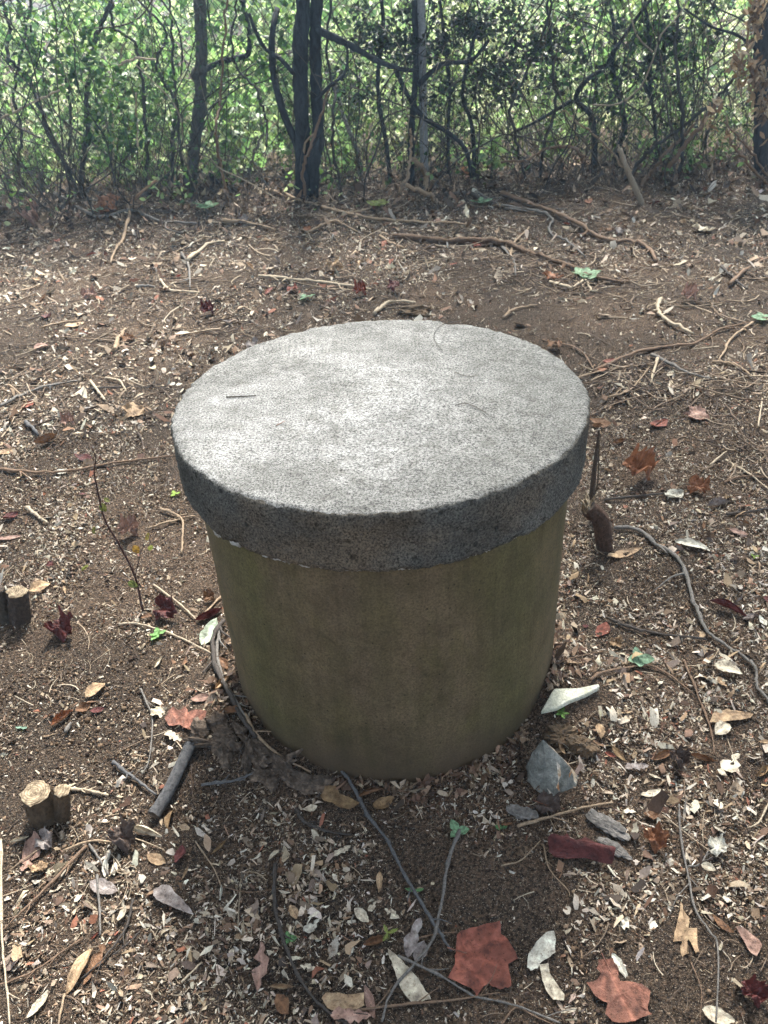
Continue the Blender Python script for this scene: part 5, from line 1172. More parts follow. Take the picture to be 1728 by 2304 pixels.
# ------------------------------------------------------------------ seedlings
LG = leaf_mesh('green_leaf', 0.36, 0.15, 0.3, 0, 0.2, 0.03, 91, 9, 0.8); LG.materials.clear(); LG.materials.append(M['green'])
LGN = leaf_mesh('green_leaf', 0.20, 0.25, 0.5, 0, 0.3, 0.03, 92, 9, 0.85); LGN.materials.clear(); LGN.materials.append(M['green'])
def seedling(px, py, leaves, h, size, color, label, me=LG, grp='green seedlings'):
    B = gp(px, py); k = mpp(B)
    o = empty('seedling', B); tag(o, label, 'seedling', grp)
    tip = np.array([random.gauss(0, 0.1) * h * k, 0, h * k])
    P = smooth_path([(0, 0, -0.004), tip * 0.5 + np.array([0.003, 0, 0]), tip], 4)
    v, q, t = tube_vf(P, np.linspace(0.0014, 0.001, len(P)), 5, 0.05)
    link('stem', np_mesh('stem', v, [q, t], None, True, [M['twig']]), o, color=(0.16, 0.20, 0.08))
    for j in range(leaves):
        a = j * 6.28 / leaves + random.uniform(-0.4, 0.4); L = size * k * random.uniform(0.8, 1.15)
        c = tip * (1 - 0.12 * (j // 3)) + np.array([math.cos(a), math.sin(a), 0.1]) * L * 0.5
        link('leaf', me, o, c, (random.gauss(0, 0.2), -0.15, a), (L, L, L), np.clip(np.array(color) * random.uniform(0.85, 1.15), 0, 1))
SG, YG = (0.16, 0.34, 0.14), (0.28, 0.34, 0.09)
seedling(1435, 1492, 4, 16, 34, (0.30, 0.48, 0.32), 'pale green three leaf seedling right of the pipe')
seedling(1030, 1875, 3, 10, 26, (0.24, 0.42, 0.24), 'tiny green seedling at the top of the grey crossing twig')
seedling(650, 2118, 3, 10, 20, SG, 'tiny green seedling by the dark curved twig')
seedling(872, 2112, 3, 22, 26, YG, 'yellow green seedling above the arched brown leaf', LGN)
seedling(936, 2008, 2, 8, 22, SG, 'tiny two leaf seedling beside the long grey twig', LGN)
seedling(358, 1432, 4, 8, 22, (0.25, 0.50, 0.16), 'bright green seedling on the arched pale stem left of the pipe')
seedling(50, 1640, 2, 4, 18, (0.30, 0.48, 0.36), 'tiny pale green sprout near the left edge')
seedling(393, 1116, 3, 5, 14, (0.35, 0.52, 0.10), 'lime green sprout against the left rim of the lid')
seedling(1263, 1610, 5, 10, 20, (0.16, 0.30, 0.07), 'small green tuft by the white shard', LGN)
seedling(1316, 628, 6, 10, 36, (0.28, 0.44, 0.27), 'pale green seedling in front of the fallen limb')
seedling(687, 674, 3, 6, 24, (0.26, 0.42, 0.26), 'pale green seedling behind the lid on the left')
seedling(1710, 722, 4, 8, 26, (0.26, 0.42, 0.26), 'pale green seedling at the right edge of the clearing')
seedling(470, 476, 5, 12, 32, (0.24, 0.42, 0.24), 'green seedling at the foot of the left sapling')
seedling(852, 470, 5, 10, 26, YG, 'yellowish seedling before the twin trunk tree')
seedling(1082, 462, 4, 8, 26, (0.26, 0.42, 0.26), 'green seedling right of the fence post')
seedling(1695, 1256, 3, 5, 12, (0.25, 0.38, 0.08), 'tiny green blade near the right edge', LGN)
seedling(1130, 1865, 2, 4, 16, SG, 'tiny green sprout right of the grey crossing twig')
seedling(218, 480, 4, 6, 24, (0.3, 0.42, 0.3), 'pale sprout beside the orange brown leaf by the left thicket')

B = gp(322, 1374); Y = B[1]
ss = empty('tall_seedling', B); tag(ss, 'thin bare leaning seedling with a few olive leaves left of the well', 'seedling')
P = smooth_path([B - np.array([0, 0, .01]), pv(318, 1360, Y), pv(304, 1298, Y), pv(268, 1225, Y), pv(235, 1167, Y - .01), pv(217, 1091, Y - .02), pv(212, 1062, Y - .02), pv(215, 1030, Y - .03), pv(206, 1005, Y - .03)], 5)
v, q, t = tube_vf(P - B, np.linspace(0.0034, 0.0011, len(P)), 6, 0.1); link('stem', np_mesh('stem', v, [q, t], None, True, [M['twig']]), ss, color=(0.085, 0.05, 0.045))
for pl in ([(304, 1298), (315, 1250), (325, 1222)], [(240, 1178), (222, 1190), (208, 1196)], [(262, 1215), (240, 1205), (224, 1190)], [(217, 1091), (228, 1130)]):
    Pb = smooth_path([pv(*p, Y - 0.01) for p in pl], 4); v, q, t = tube_vf(Pb - B, np.linspace(0.0016, 0.0008, len(Pb)), 5, 0.1)
    link('side_stem', np_mesh('side_stem', v, [q, t], None, True, [M['twig']]), ss, color=(0.085, 0.055, 0.05))
for (x, y, s, a, c) in [(231, 1142, 32, 1.2, (0.22, 0.24, 0.06)), (210, 1193, 26, 1.7, (0.20, 0.20, 0.06)), (333, 1207, 30, -0.9, (0.32, 0.26, 0.06)), (306, 1236, 30, 1.2, (0.40, 0.24, 0.05)), (190, 1276, 28, 2.4, (0.20, 0.22, 0.07)),
                        (300, 1314, 34, 0.4, (0.16, 0.19, 0.06)), (240, 1125, 20, 0.7, (0.20, 0.22, 0.06)), (338, 1232, 24, 2.0, (0.20, 0.22, 0.06))]:
    p = pv(x, y, Y - 0.012); L = 0.75 * s * mpp(p)
    link('leaf', LG, ss, p - B, (0.9 + random.gauss(0, .3), a, random.uniform(-0.4, 0.4)), (L, L, L), c)
pl_ = [(190, 1276), (225, 1290), (268, 1300), (304, 1312)]
Pb = smooth_path([pv(*p, Y - 0.01) for p in pl_], 4); v, q, t = tube_vf(Pb - B, 0.0009, 5, 0.1); link('side_stem', np_mesh('side_stem', v, [q, t], None, True, [M['twig']]), ss, color=(0.085, 0.055, 0.05))

# ------------------------------------------------------------------ the fence
YF = float(gp(864, 425)[1]) + 0.12
PX = pv(951, 200, YF)[0]
fence = empty('chain_link_fence', (PX, YF, 0)); tag(fence, 'chain link fence behind the thicket with a grey steel post', 'fence')
p_ = 0.036
def wire_mesh(sgn):
    zz = np.arange(0.02, 1.62, p_); P = np.stack([np.where(np.arange(len(zz)) % 2 == 0, -sgn, sgn) * p_ / 2, np.where(np.arange(len(zz)) % 2 == 0, -0.002, 0.002), zz], 1)
    v, q, t = tube_vf(P, 0.0027, 4, 0.0); return np_mesh('wire', v, [q, t], None, False, [M['wire']])
W1, W2 = wire_mesh(1), wire_mesh(-1)
for k in range(-150, 140):
    link('wire', W1 if k % 2 else W2, fence, (k * p_ + 0.01, 0.0, float(H(PX + k * p_, YF))))
V, Q, s_ = revolve([(0.0, 1.95), (0.030, 1.94), (0.030, 0.9), (0.030, -0.2)][::-1], 20)
po = link('post', np_mesh('post', V, Q, None, True, [M['steel']]), fence, (0, 0, 0))
V, Q, s_ = revolve([(0.033, 1.90), (0.034, 1.95), (0.022, 1.985), (0.0, 1.99)], 20); link('post_cap', np_mesh('post_cap', V, Q, None, True, [M['steel']]), po)
for x in (-5.3, 5.0): link('post', bpy.data.meshes['post'], fence, (x, 0, 0))
v, q, t = tube_vf([(-5.4, 0, 1.66), (5.1, 0, 1.66)], 0.02, 10, 0); link('top_rail', np_mesh('top_rail', v, [q, t], None, True, [M['steel']]), fence)

# ------------------------------------------------------------------ trees and vines traced at their own depth
def limb(root, name, pts, rpx, Y, color, m='bark', taper=0.7, sides=10, n=6, rough=0.10, yj=0.04, ground=False, ext=None):
    O = np.array(root.location)
    Pg = [pv(x, y, Y + (random.gauss(0, yj) if i else 0)) for i, (x, y) in enumerate(pts)]
    if ground: Pg[0] = np.array([Pg[0][0], Pg[0][1], float(H(Pg[0][0], Pg[0][1])) - 0.05])
    if ext is not None: Pg += [Pg[-1] + np.array(e) for e in ext]
    P = smooth_path(Pg, n); r0 = rpx * (Y - CAM[1]) / FPX * 1.12
    rr = np.linspace(r0, r0 * taper, len(P)) * (1 + 0.05 * np.random.default_rng(int(pts[0][0])).normal(size=len(P)))
    if ground: rr[:3] *= [1.35, 1.2, 1.08]
    v, q, t = tube_vf(P - O, rr, sides, rough, True, int(pts[0][0]))
    return link(name, np_mesh(name, v, [q, t], None, True, [M[m]]), root, color=color), P

def leaves_at(C, size, pal, mats='foliage', droop=0.3, name='foliage', parent=None, O=(0, 0, 0), wide=0.5):
    """C (n,3) leaf centres -> one leafy mesh of folded diamond leaves"""
    n = len(C); L = size * rng.uniform(0.6, 1.3, n)
    d = rng.normal(size=(n, 3)); d[:, 2] = d[:, 2] * 0.6 - droop; d /= np.linalg.norm(d, axis=1)[:, None]
    u = np.cross(d, rng.normal(size=(n, 3))); u /= np.linalg.norm(u, axis=1)[:, None] + 1e-9
    w = np.cross(d, u)
    W = (L * wide * 0.5)[:, None]; L = L[:, None]
    f = rng.uniform(0.05, 0.45, (n, 1)) * W
    V = np.stack([C - d * L * 0.5, C - d * L * 0.1 + u * W + w * f, C + d * L * 0.2 + u * W * 0.85 + w * f, C + d * L * 0.55, C + d * L * 0.2 - u * W * 0.85 + w * f, C - d * L * 0.1 - u * W + w * f], 1) - np.array(O)
    b = (np.arange(n) * 6)[:, None]
    Q = np.vstack([b + np.array([[0, 1, 2, 3]]), b + np.array([[0, 3, 4, 5]])])
    pal = np.asarray(pal); col = pal[rng.choice(len(pal), n)] * rng.uniform(0.7, 1.3, (n, 1))
    me = np_mesh(name, V.reshape(-1, 3), Q, np.repeat(np.clip(col, 0, 0.8), 6, 0), True, [M[mats]])
    return link(name, me, parent)

GRN = [(0.045, 0.095, 0.035), (0.07, 0.13, 0.045), (0.10, 0.17, 0.05), (0.05, 0.11, 0.055)]
BRT = [(0.22, 0.34, 0.15), (0.30, 0.41, 0.21), (0.17, 0.29, 0.13), (0.42, 0.49, 0.32)]
DRK = [(0.020, 0.034, 0.024), (0.028, 0.042, 0.030), (0.035, 0.034, 0.034), (0.022, 0.028, 0.032)]
DEAD = [(0.26, 0.17, 0.11), (0.36, 0.26, 0.18), (0.17, 0.11, 0.08), (0.46, 0.36, 0.27)]

def cloud(c, r, n, clumps=14, sq=1.0):
    """uneven points: clumps inside an ellipsoid"""
    c, r = np.array(c), np.array(r)
    k = rng.normal(size=(clumps, 3)); k /= np.linalg.norm(k, axis=1)[:, None]; k *= rng.uniform(0.15, 1, (clumps, 1)) ** 0.5
    kr = rng.uniform(0.18, 0.42, clumps)
    i = rng.integers(0, clumps, n)
    p = k[i] + rng.normal(size=(n, 3)) * kr[i][:, None] * 0.6
    return c + p * r

BK = (0.034, 0.037, 0.043)
def crown(root, c, r, n, size=0.11, seed=1):
    global rng
    keep, rng = rng, np.random.default_rng(seed)
    leaves_at(cloud(c, r, n, 60), size, GRN, 'foliage', 0.3, 'crown', root, np.array(root.location), 0.6)
    rng = keep

# twin trunk tree
B = gp(690, 446); Yt = B[1]
t1 = empty('twin_trunk_tree', B); tag(t1, 'dark twin trunk tree in the middle of the thicket with a third leaning stem', 'tree')
_, PA = limb(t1, 'trunk', [(676, 450), (680, 398), (681, 325), (679, 253), (676, 163), (676, 90), (681, 0)], 14.5, Yt, BK, 'bark', 0.85, 14, ground=True, ext=[(0.03, 0, 0.5), (0.1, -0.3, 1.4), (0.0, -0.8, 2.4)])
_, PB = limb(t1, 'trunk', [(699, 440), (708, 362), (716, 307), (712, 235), (710, 163), (709, 90), (713, 0)], 10.5, Yt + 0.05, BK, 'bark', 0.85, 14, ground=True, ext=[(0.1, 0, 0.5), (0.4, -0.2, 1.3), (0.9, -0.6, 2.2)])
limb(t1, 'stem', [(675, 350), (668, 325), (643, 268), (625, 210), (614, 156), (612, 80), (624, 20)], 8, Yt + 0.03, BK, 'bark', 0.6)
limb(t1, 'branch', [(661, 166), (632, 134), (596, 108), (575, 70), (560, 30)], 4.2, Yt - 0.05, BK)
limb(t1, 'branch', [(712, 66), (763, 90), (813, 116), (849, 137), (904, 156), (942, 158)], 6.5, Yt, BK, taper=0.5)
limb(t1, 'branch', [(712, 225), (740, 195), (775, 165), (782, 120), (778, 90)], 3.4, Yt - 0.06, BK, taper=0.5)
crown(t1, (0.2, Yt - 1.0, 4.2), (2.0, 3.0, 1.0), 2900, seed=11)
# left sapling
B = gp(423, 432); Ys = B[1]
t2 = empty('sapling', B); tag(t2, 'slender grey sapling with a swollen knot left of the twin trunk tree', 'tree')
limb(t2, 'trunk', [(421, 434), (432, 380), (439, 318), (447, 260), (452, 203), (451, 172), (452, 155), (454, 108), (452, 54), (448, 0)], 11, Ys, (0.095, 0.093, 0.09), 'bark', 0.92, 12, ground=True, ext=[(0, 0, 0.6), (-0.1, -0.2, 1.5), (-0.2, -0.4, 2.2)])
limb(t2, 'knot', [(446, 168), (455, 158), (464, 160)], 13, Ys, (0.08, 0.078, 0.075), 'bark', 0.6)
limb(t2, 'branch', [(455, 162), (480, 147), (506, 137), (545, 128), (559, 118), (561, 72), (550, 22), (546, 0)], 5, Ys, BK, taper=0.8)
crown(t2, (-3.0, Ys - 1.75, 4.0), (1.9, 2.9, 1.0), 2400, seed=12)
# tree at the right edge
B = gp(1716, 392); Yr = B[1]
t3 = empty('dark_tree', B); tag(t3, 'dark trunk cut by the right edge with dead leaves hanging before it', 'tree')
limb(t3, 'trunk', [(1716, 395), (1712, 325), (1714, 235), (1712, 150), (1716, 60), (1714, 0)], 14, Yr, (0.05, 0.05, 0.055), 'bark', 0.9, 14, ground=True, ext=[(0.1, 0, 0.6), (0.2, -0.3, 1.6), (0.1, -0.6, 2.3)])
limb(t3, 'branch', [(1712, 120), (1660, 80), (1600, 60), (1540, 20)], 3, Yr, BK, taper=0.5)
crown(t3, (2.4, Yr + 0.6, 4.4), (2.2, 3.6, 1.0), 5200, seed=13)
# crooked shrubs on the right
B = gp(1340, 385); Y = B[1] + 0.05
s1 = empty('crooked_shrub', B); tag(s1, 'crooked many stemmed shrub right of the fence post with a sharply bent stem', 'shrub')
limb(s1, 'stem', [(1338, 390), (1338, 325), (1331, 262), (1296, 222), (1320, 181), (1359, 152), (1381, 116), (1403, 83), (1446, 22), (1470, -10)], 5.5, Y, BK, 'bark', 0.5, ground=True, yj=0.02)
limb(s1, 'stem', [(1385, 388), (1390, 333), (1406, 289), (1396, 231), (1385, 188), (1378, 137), (1385, 100), (1375, 20)], 6, Y + 0.08, BK, 'bark', 0.5, ground=True, yj=0.02)
limb(s1, 'stem', [(1478, 385), (1476, 330), (1472, 268), (1461, 210), (1435, 170), (1406, 145)], 4, Y + 0.03, BK, 'bark', 0.5, ground=True)
limb(s1, 'branch', [(1462, 215), (1462, 110), (1455, 40), (1450, -10)], 3.5, Y + 0.05, BK)
limb(s1, 'branch', [(1287, 226), (1236, 257), (1190, 282), (1150, 300)], 3.4, Y - 0.05, BK, taper=0.5)
leaves_at(np.vstack([cloud(pv(x, y, Y + 0.15), (0.35, 0.25, 0.22), n, 10) for x, y, n in ((1330, 90, 260), (1460, 110, 300), (1400, 200, 200), (1290, 180, 200), (1530, 60, 260))]), 0.055, GRN + DRK, 'foliage', 0.3, 'foliage', s1, B, 0.55)
# dark evergreen bush around the post
B = gp(930, 430); Y = B[1] + 0.25
s2 = empty('dark_bush', B); tag(s2, 'dark leafy bush round the grey fence post', 'shrub')
limb(s2, 'stem', [(925, 425), (925, 325), (929, 253), (936, 145), (932, 0)], 6.5, Y - 0.1, BK, 'bark', 0.8, ground=True)
limb(s2, 'stem', [(885, 145), (922, 224), (958, 268), (994, 289), (1045, 333), (1062, 400)], 4.2, Y - 0.15, BK, 'bark', 0.9)
limb(s2, 'stem', [(940, 192), (994, 145), (1059, 137), (1100, 90)], 5, Y - 0.1, BK, 'bark', 0.5)
limb(s2, 'stem', [(1066, 400), (1066, 325), (1059, 271), (1041, 217), (1050, 150), (1075, 60)], 4.4, Y, BK, 'bark', 0.6, ground=True)
limb(s2, 'stem', [(1010, 400), (1008, 300), (1012, 200), (1003, 120), (990, 0)], 3.2, Y + 0.05, BK, 'bark', 0.8, ground=True)
limb(s2, 'stem', [(815, 400), (806, 344), (788, 300), (770, 253), (755, 190)], 5, Y + 0.1, (0.26, 0.25, 0.23), 'bark', 0.6, ground=True)
limb(s2, 'stem', [(880, 400), (870, 330), (858, 260), (850, 180), (862, 60), (858, 0)], 4, Y, BK, 'bark', 0.8, ground=True)
leaves_at(np.vstack([cloud(pv(x, y, Y + dy), (rx, 0.25, rz), n, 12) for x, y, dy, rx, rz, n in
   ((990, 60, 0, 0.45, 0.25, 1100), (1110, 110, 0.1, 0.45, 0.28, 1000), (880, 80, 0.05, 0.35, 0.22, 420), (1060, 200, 0, 0.35, 0.2, 450), (830, 180, 0, 0.3, 0.18, 260), (1190, 150, 0.15, 0.3, 0.25, 420), (800, 60, 0.1, 0.3, 0.2, 300))]),
   0.036, DRK + DRK + [(0.05, 0.09, 0.04)], 'foliage', 0.35, 'foliage', s2, B, 0.6)
# the vines of the left thicket
VINES = [
 ([(184, 440), (186, 380), (195, 289), (195, 217), (203, 156), (213, 98), (231, 43), (250, 0)], 4.8, 'dark', 'thick dark vine rising at the left with a lean to the right'),
 ([(176, 440), (174, 423), (137, 354), (105, 289), (87, 231), (65, 177), (29, 141), (14, 105), (22, 65), (14, 36), (6, 0)], 3.8, 'dark', 'winding dark vine closest to the left edge'),
 ([(329, 440), (331, 362), (329, 282), (322, 217), (315, 145), (300, 98), (260, 65), (250, 29), (255, 0)], 3.2, 'dark', 'bowed dark vine left of the sapling'),
 ([(155, 430), (158, 310), (159, 271), (156, 217), (145, 170), (101, 116), (61, 47), (40, 0)], 3.2, 'dark', 'arched dark vine crossing the left thicket'),
 ([(385, 430), (390, 300), (398, 240), (365, 181), (351, 137), (373, 90), (362, 54), (315, 0)], 3.0, 'dark', 'crooked thin vine just left of the sapling'),
 ([(253, 420), (253, 203), (282, 94), (304, 29)], 2.2, 'pale', 'pale dead stalk leaning in the left thicket'),
 ([(0, 269), (72, 231), (134, 203)], 2.2, 'pale', 'pale straw slanting at the left edge of the thicket'),
 ([(203, 420), (152, 354), (101, 315), (47, 289), (0, 250)], 2.6, 'dark', 'thin dark stem sloping up to the left edge'),
 ([(600, 330), (600, 271), (586, 235), (575, 203), (535, 152), (520, 90), (535, 0)], 2.6, 'dark', 'wavy thin vine between the sapling and the twin trunk tree'),
 ([(514, 455), (495, 362), (485, 289), (495, 235), (499, 163), (505, 60), (512, 0)], 2.8, 'brown', 'brown upright vine right of the sapling'),
 ([(268, 148), (297, 134), (351, 134)], 2.4, 'pale', 'pale arched stem in the left thicket'),
 ([(310, 330), (308, 268), (306, 210)], 2.0, 'pale', 'pale upright stalk behind the bowed vine'),
 ([(418, 425), (405, 330), (400, 250), (390, 150), (386, 60), (380, 0)], 2.8, 'dark', 'dark straight vine touching the sapling'),
 ([(435, 410), (470, 350), (505, 320), (540, 300)], 2.2, 'dark', 'low twig arching right from the sapling foot'),
 ([(896, 438), (918, 391), (925, 344), (923, 289)], 3.0, 'tan', 'tan stem leaning on the foot of the fence post'),
 ([(961, 432), (957, 395), (945, 372), (925, 356)], 6.0, 'tan', 'bent tan root at the foot of the fence post'),
 ([(1012, 480), (985, 455), (958, 434), (914, 414)], 5.0, 'tan', 'tan root running forward from the fence post'),
 ([(860, 440), (862, 400), (866, 385)], 3.0, 'tan', 'short upright tan stem left of the fence post'),
 ([(686, 450), (683, 380), (700, 330), (722, 260), (745, 190)], 3.2, 'brown', 'brown vine climbing across the twin trunks'),
 ([(695, 448), (704, 410), (690, 385), (684, 330), (712, 295)], 2.6, 'tan', 'tan twisted vine at the foot of the twin trunks'),
 ([(1405, 378), (1345, 311), (1300, 275), (1265, 250)], 2.2, 'tan', 'thin pale stem leaning before the crooked shrub'),
 ([(1312, 365), (1291, 333), (1236, 333), (1189, 358), (1128, 366)], 3.2, 'brown', 'low arched stem left of the crooked shrub'),
 ([(1420, 392), (1460, 340), (1490, 318), (1598, 235), (1652, 174)], 3.6, 'dark', 'dark dead branch leaning to the right in the brush'),
 ([(1490, 392), (1540, 330), (1580, 280), (1620, 220)], 5.0, 'brown', 'reddish brown dead branch beside the dark leaning one'),
 ([(1455, 400), (1475, 375), (1500, 345), (1560, 280)], 3.6, 'brown', 'thin dead branch lowest in the right brush'),
 ([(1735, 425), (1690, 375), (1650, 330), (1640, 300)], 3.0, 'brown', 'brown bramble arching at the right edge'),
 ([(1735, 410), (1710, 370), (1670, 320), (1630, 275)], 2.4, 'brown', 'thin bramble just above the brown one at right'),
 ([(1600, 398), (1605, 350), (1615, 320)], 3.0, 'tan', 'short green tan stalk before the dark right trunk'),
 ([(1180, 400), (1165, 330), (1150, 250), (1185, 160), (1230, 60), (1240, 0)], 3.2, 'dark', 'leaning dark stem between the bush and the crooked shrub'),
 ([(1215, 395), (1225, 320), (1250, 240), (1245, 150), (1235, 60), (1230, 0)], 3.0, 'dark', 'upright dark stem left of the crooked shrub'),
 ([(1530, 395), (1535, 300), (1530, 210), (1520, 110), (1528, 0)], 3.6, 'dark', 'upright dark stem right of the crooked shrub'),
 ([(560, 425), (566, 360), (590, 300), (585, 260)], 2.6, 'grey', 'short grey sucker left of the twin trunk tree'),
 ([(770, 430), (752, 350), (748, 270), (752, 200), (735, 110), (745, 0)], 3.0, 'dark', 'dark thin stem right of the twin trunk tree'),
 ([(60, 440), (40, 380), (48, 300), (30, 210), (55, 100), (70, 0)], 2.8, 'dark', 'thin dark stem near the left edge behind the winding vine'),
]
for pts, r, ck, lab in VINES:
    B = gp(pts[0][0], min(max(pts[0][1], 400), 460) + 5) if pts[0][1] > 380 else None
    Yv = (B[1] if B is not None else YF - 0.15) + random.uniform(-0.05, 0.12)
    b = pv(*pts[0], Yv); rt = None
    P = smooth_path([pv(x, y, Yv + (random.gauss(0, 0.06) if i else 0)) for i, (x, y) in enumerate(pts)], 6)
    if B is not None: P[0][2] = float(H(P[0][0], P[0][1])) - 0.02
    if pts[-1][1] <= 0: P = np.vstack([P, P[-1] + (0.05, 0, 0.5), P[-1] + (0.0, -0.1, 1.2)])
    r0 = r * (Yv - CAM[1]) / FPX * 1.12
    rs = np.random.default_rng(int(pts[0][0])); P[1:-1] += rs.normal(0, 0.006, (len(P) - 2, 3))
    v, q, t = tube_vf(P - P[0], np.linspace(r0, r0 * 0.7, len(P)), 7, 0.14, True, int(pts[0][0]))
    o = link('vine', np_mesh('vine', v, [q, t], None, True, [M['twig']]), None, P[0], None, None, BR[ck] if ck != 'dark' else (0.055, 0.052, 0.05))
    tag(o, lab, 'vine', 'vines and stems of the thicket')

# the stick standing in the ground
B = gp(1452, 460); rs_ = 5.5 * mpp(B)
P = smooth_path([B - np.array([0, 0, 0.03]), pv(1410, 380, B[1] + 0.05), pv(1394, 335, B[1] + 0.1)], 6)
st = empty('leaning_stick', B); tag(st, 'broken stick leaning upright from the litter before the crooked shrub', 'stick')
v, q, t = tube_vf(P - B, np.linspace(rs_ * 1.1, rs_ * 0.9, len(P)), 8, 0.12); link('bark', np_mesh('bark', v, [q, t], None, True, [M['twig']]), st, color=(0.24, 0.20, 0.15))
Pt = [P[-1] - B - np.array([0, 0, 0.02]), pv(1392, 325, B[1] + .1) - B]; v, q, t = tube_vf(Pt, [rs_ * 0.8, rs_ * 0.25], 5, 0.2); link('broken_end', np_mesh('broken_end', v, [q, t], None, False, [M['cut']]), st)
B = gp(289, 470); P = smooth_path([B, pv(310, 440, B[1]), pv(351, 405, B[1] + 0.05)], 5)
v, q, t = tube_vf(P - B, np.linspace(0.014, 0.008, len(P)), 7, 0.12); o = link('leaning_stick', np_mesh('leaning_stick', v, [q, t], None, True, [M['twig']]), None, B, color=(0.34, 0.22, 0.14)); tag(o, 'tan stick tilting up at the foot of the left thicket', 'stick')

# dead leaves hanging at upper right
B = pv(1700, 0, Yr - 0.35)
db = empty('dead_branch', B); tag(db, 'hanging dead branch with dry brown leaves at the upper right', 'branch')
limb(db, 'stem', [(1706, -30), (1688, 40), (1682, 110), (1700, 170), (1722, 240)], 2.5, Yr - 0.35, BR['tan'], 'twig')
limb(db, 'stem', [(1682, 110), (1660, 160), (1668, 220)], 1.8, Yr - 0.35, BR['tan'], 'twig')
CL = []
for x, y, n, rx, rz in ((1703, 38, 70, 0.05, 0.10), (1668, 110, 12, 0.05, 0.04), (1690, 175, 80, 0.09, 0.12), (1660, 150, 26, 0.07, 0.06), (1718, 245, 50, 0.05, 0.10), (1600, 275, 14, 0.05, 0.05), (1640, 305, 14, 0.05, 0.06), (1715, 190, 26, .05, .08), (1610, 235, 10, .06, .06)):
    CL.append(pv(x, y, Yr - 0.35) + rng.normal(size=(n, 3)) * np.array([rx, 0.05, rz]) * 0.6)
leaves_at(np.vstack(CL), 0.060, DEAD, 'deadfol', 1.1, 'dead_leaves', db, B, 0.42)

# ------------------------------------------------------------------ green weeds at and beyond the fence
def weed_mesh(name, h, n, size, pal, wide, spread=0.22, seed=0):
    C = np.zeros((n, 3)); z = rng.uniform(0.08, 1, n) ** 0.8 * h
    a = rng.uniform(0, 6.28, n); r_ = spread * rng.uniform(0.15, 1, n) * (1.1 - 0.5 * z / h)
    C[:, 0], C[:, 1], C[:, 2] = r_ * np.cos(a), r_ * np.sin(a), z
    o = leaves_at(C, size, pal, 'foliage', 0.15, name, None, (0, 0, 0), wide); me = o.data; bpy.data.objects.remove(o)
    S = Soup()
    for k in range(4):
        a = random.uniform(0, 6.28); e = np.array([math.cos(a) * spread * 0.5, math.sin(a) * spread * 0.5, h * random.uniform(0.8, 1)])
        v, q, t = tube_vf(smooth_path([(0, 0, -0.03), e * 0.5 + np.array([0.02, 0, 0.05]), e], 4), np.linspace(0.006, 0.002, 9), 4, 0.1); S.add(v, q, t)
    return me, S.mesh('stem', [M['twig']])
WM = [weed_mesh('broad_weed', 0.95, 120, 0.12, BRT, 0.62), weed_mesh('bushy_weed', 0.75, 240, 0.06, BRT + GRN, 0.55), weed_mesh('tall_weed', 1.5, 190, 0.10, BRT, 0.4),
      weed_mesh('pale_weed', 1.1, 170, 0.07, [(0.24, 0.30, 0.14), (0.30, 0.33, 0.18), (0.17, 0.26, 0.09)], 0.4), weed_mesh('low_weed', 0.32, 90, 0.06, BRT, 0.6, 0.18)]
def weed(k, x, y, s, label, group, colr=(0.12, 0.16, 0.06)):
    o = empty('weed', (x, y, float(H(x, y)))); o.rotation_euler[2] = random.uniform(0, 6.28); o.scale = (s, s, s * random.uniform(0.85, 1.15))
    link('foliage', WM[k][0], o); link('stem', WM[k][1], o, color=colr); tag(o, label, 'weed', group)
used = set()
for k in range(170):
    x = random.uniform(-4.4, 4.6); y = YF + random.uniform(0.55, 3.0)
    k_ = random.choice([0, 0, 2, 1]) if x < -0.3 else random.choice([3, 3, 2, 1])
    q_ = RC.transposed() @ Vector((x - CAM[0], y - CAM[1], 0.5 - CAM[2])); px = 864 - FPX * q_.x / q_.z
    zn = next(z for lim, z in ((60, 'at the left edge'), (250, 'behind the leftmost vines'), (440, 'left of the sapling'), (560, 'right of the sapling'), (690, 'left of the twin trunks'), (820, 'right of the twin trunks'), (950, 'left of the fence post'),
                               (1100, 'right of the fence post'), (1280, 'left of the crooked shrub'), (1420, 'behind the crooked shrub'), (1560, 'right of the crooked shrub'), (9999, 'near the dark right trunk')) if px < lim)
    lab = '%s beyond the fence %s%s' % (['broad leaved bright weed', 'bushy green weed', 'tall leafy weed', 'pale small leaved weed'][k_], zn, '' if y < YF + 1.7 else ', farther back')
    if lab in used: continue
    used.add(lab)
    weed(k_, x, y, random.uniform(0.8, 1.25) if x < -0.3 else random.uniform(0.7, 1.15), lab, 'weeds beyond the fence')
for px, py, k, s, lab in [(95, 425, 4, 1.3, 'bright strap leaved weed at the left edge foot of the thicket'), (560, 392, 1, 0.62, 'bright bushy weed left of the twin trunk tree foot'), (770, 410, 4, 1.1, 'dark green low weed right of the twin trunks'),
                          (285, 420, 4, 1.0, 'low weed left of the sapling among dark stems'), (1569, 395, 0, 0.26, 'small broad leaved green plant in the right brush'), (1470, 392, 4, 0.6, 'pale low sprigs right of the leaning stick'),
                          (500, 420, 4, 1.1, 'low green weed right of the sapling foot'), (1105, 400, 4, 1.0, 'low dark weed right of the fence post foot'), (200, 400, 1, 0.75, 'bushy weed in the left thicket behind the leaning vine'),
                          (650, 405, 1, 0.55, 'small bushy weed behind the twin trunks'), (400, 395, 1, 0.55, 'small bushy weed behind the sapling'), (20, 410, 1, 0.6, 'small bushy weed at the left edge'),
                          (1250, 385, 1, 0.6, 'small bushy weed left of the crooked shrub'), (1640, 380, 1, 0.5, 'small bushy weed before the dark right trunk')]:
    B = gp(px, py); weed(k, B[0], B[1] + (0.2 if s < 1 else 0.05), s, lab, 'weeds along the fence')
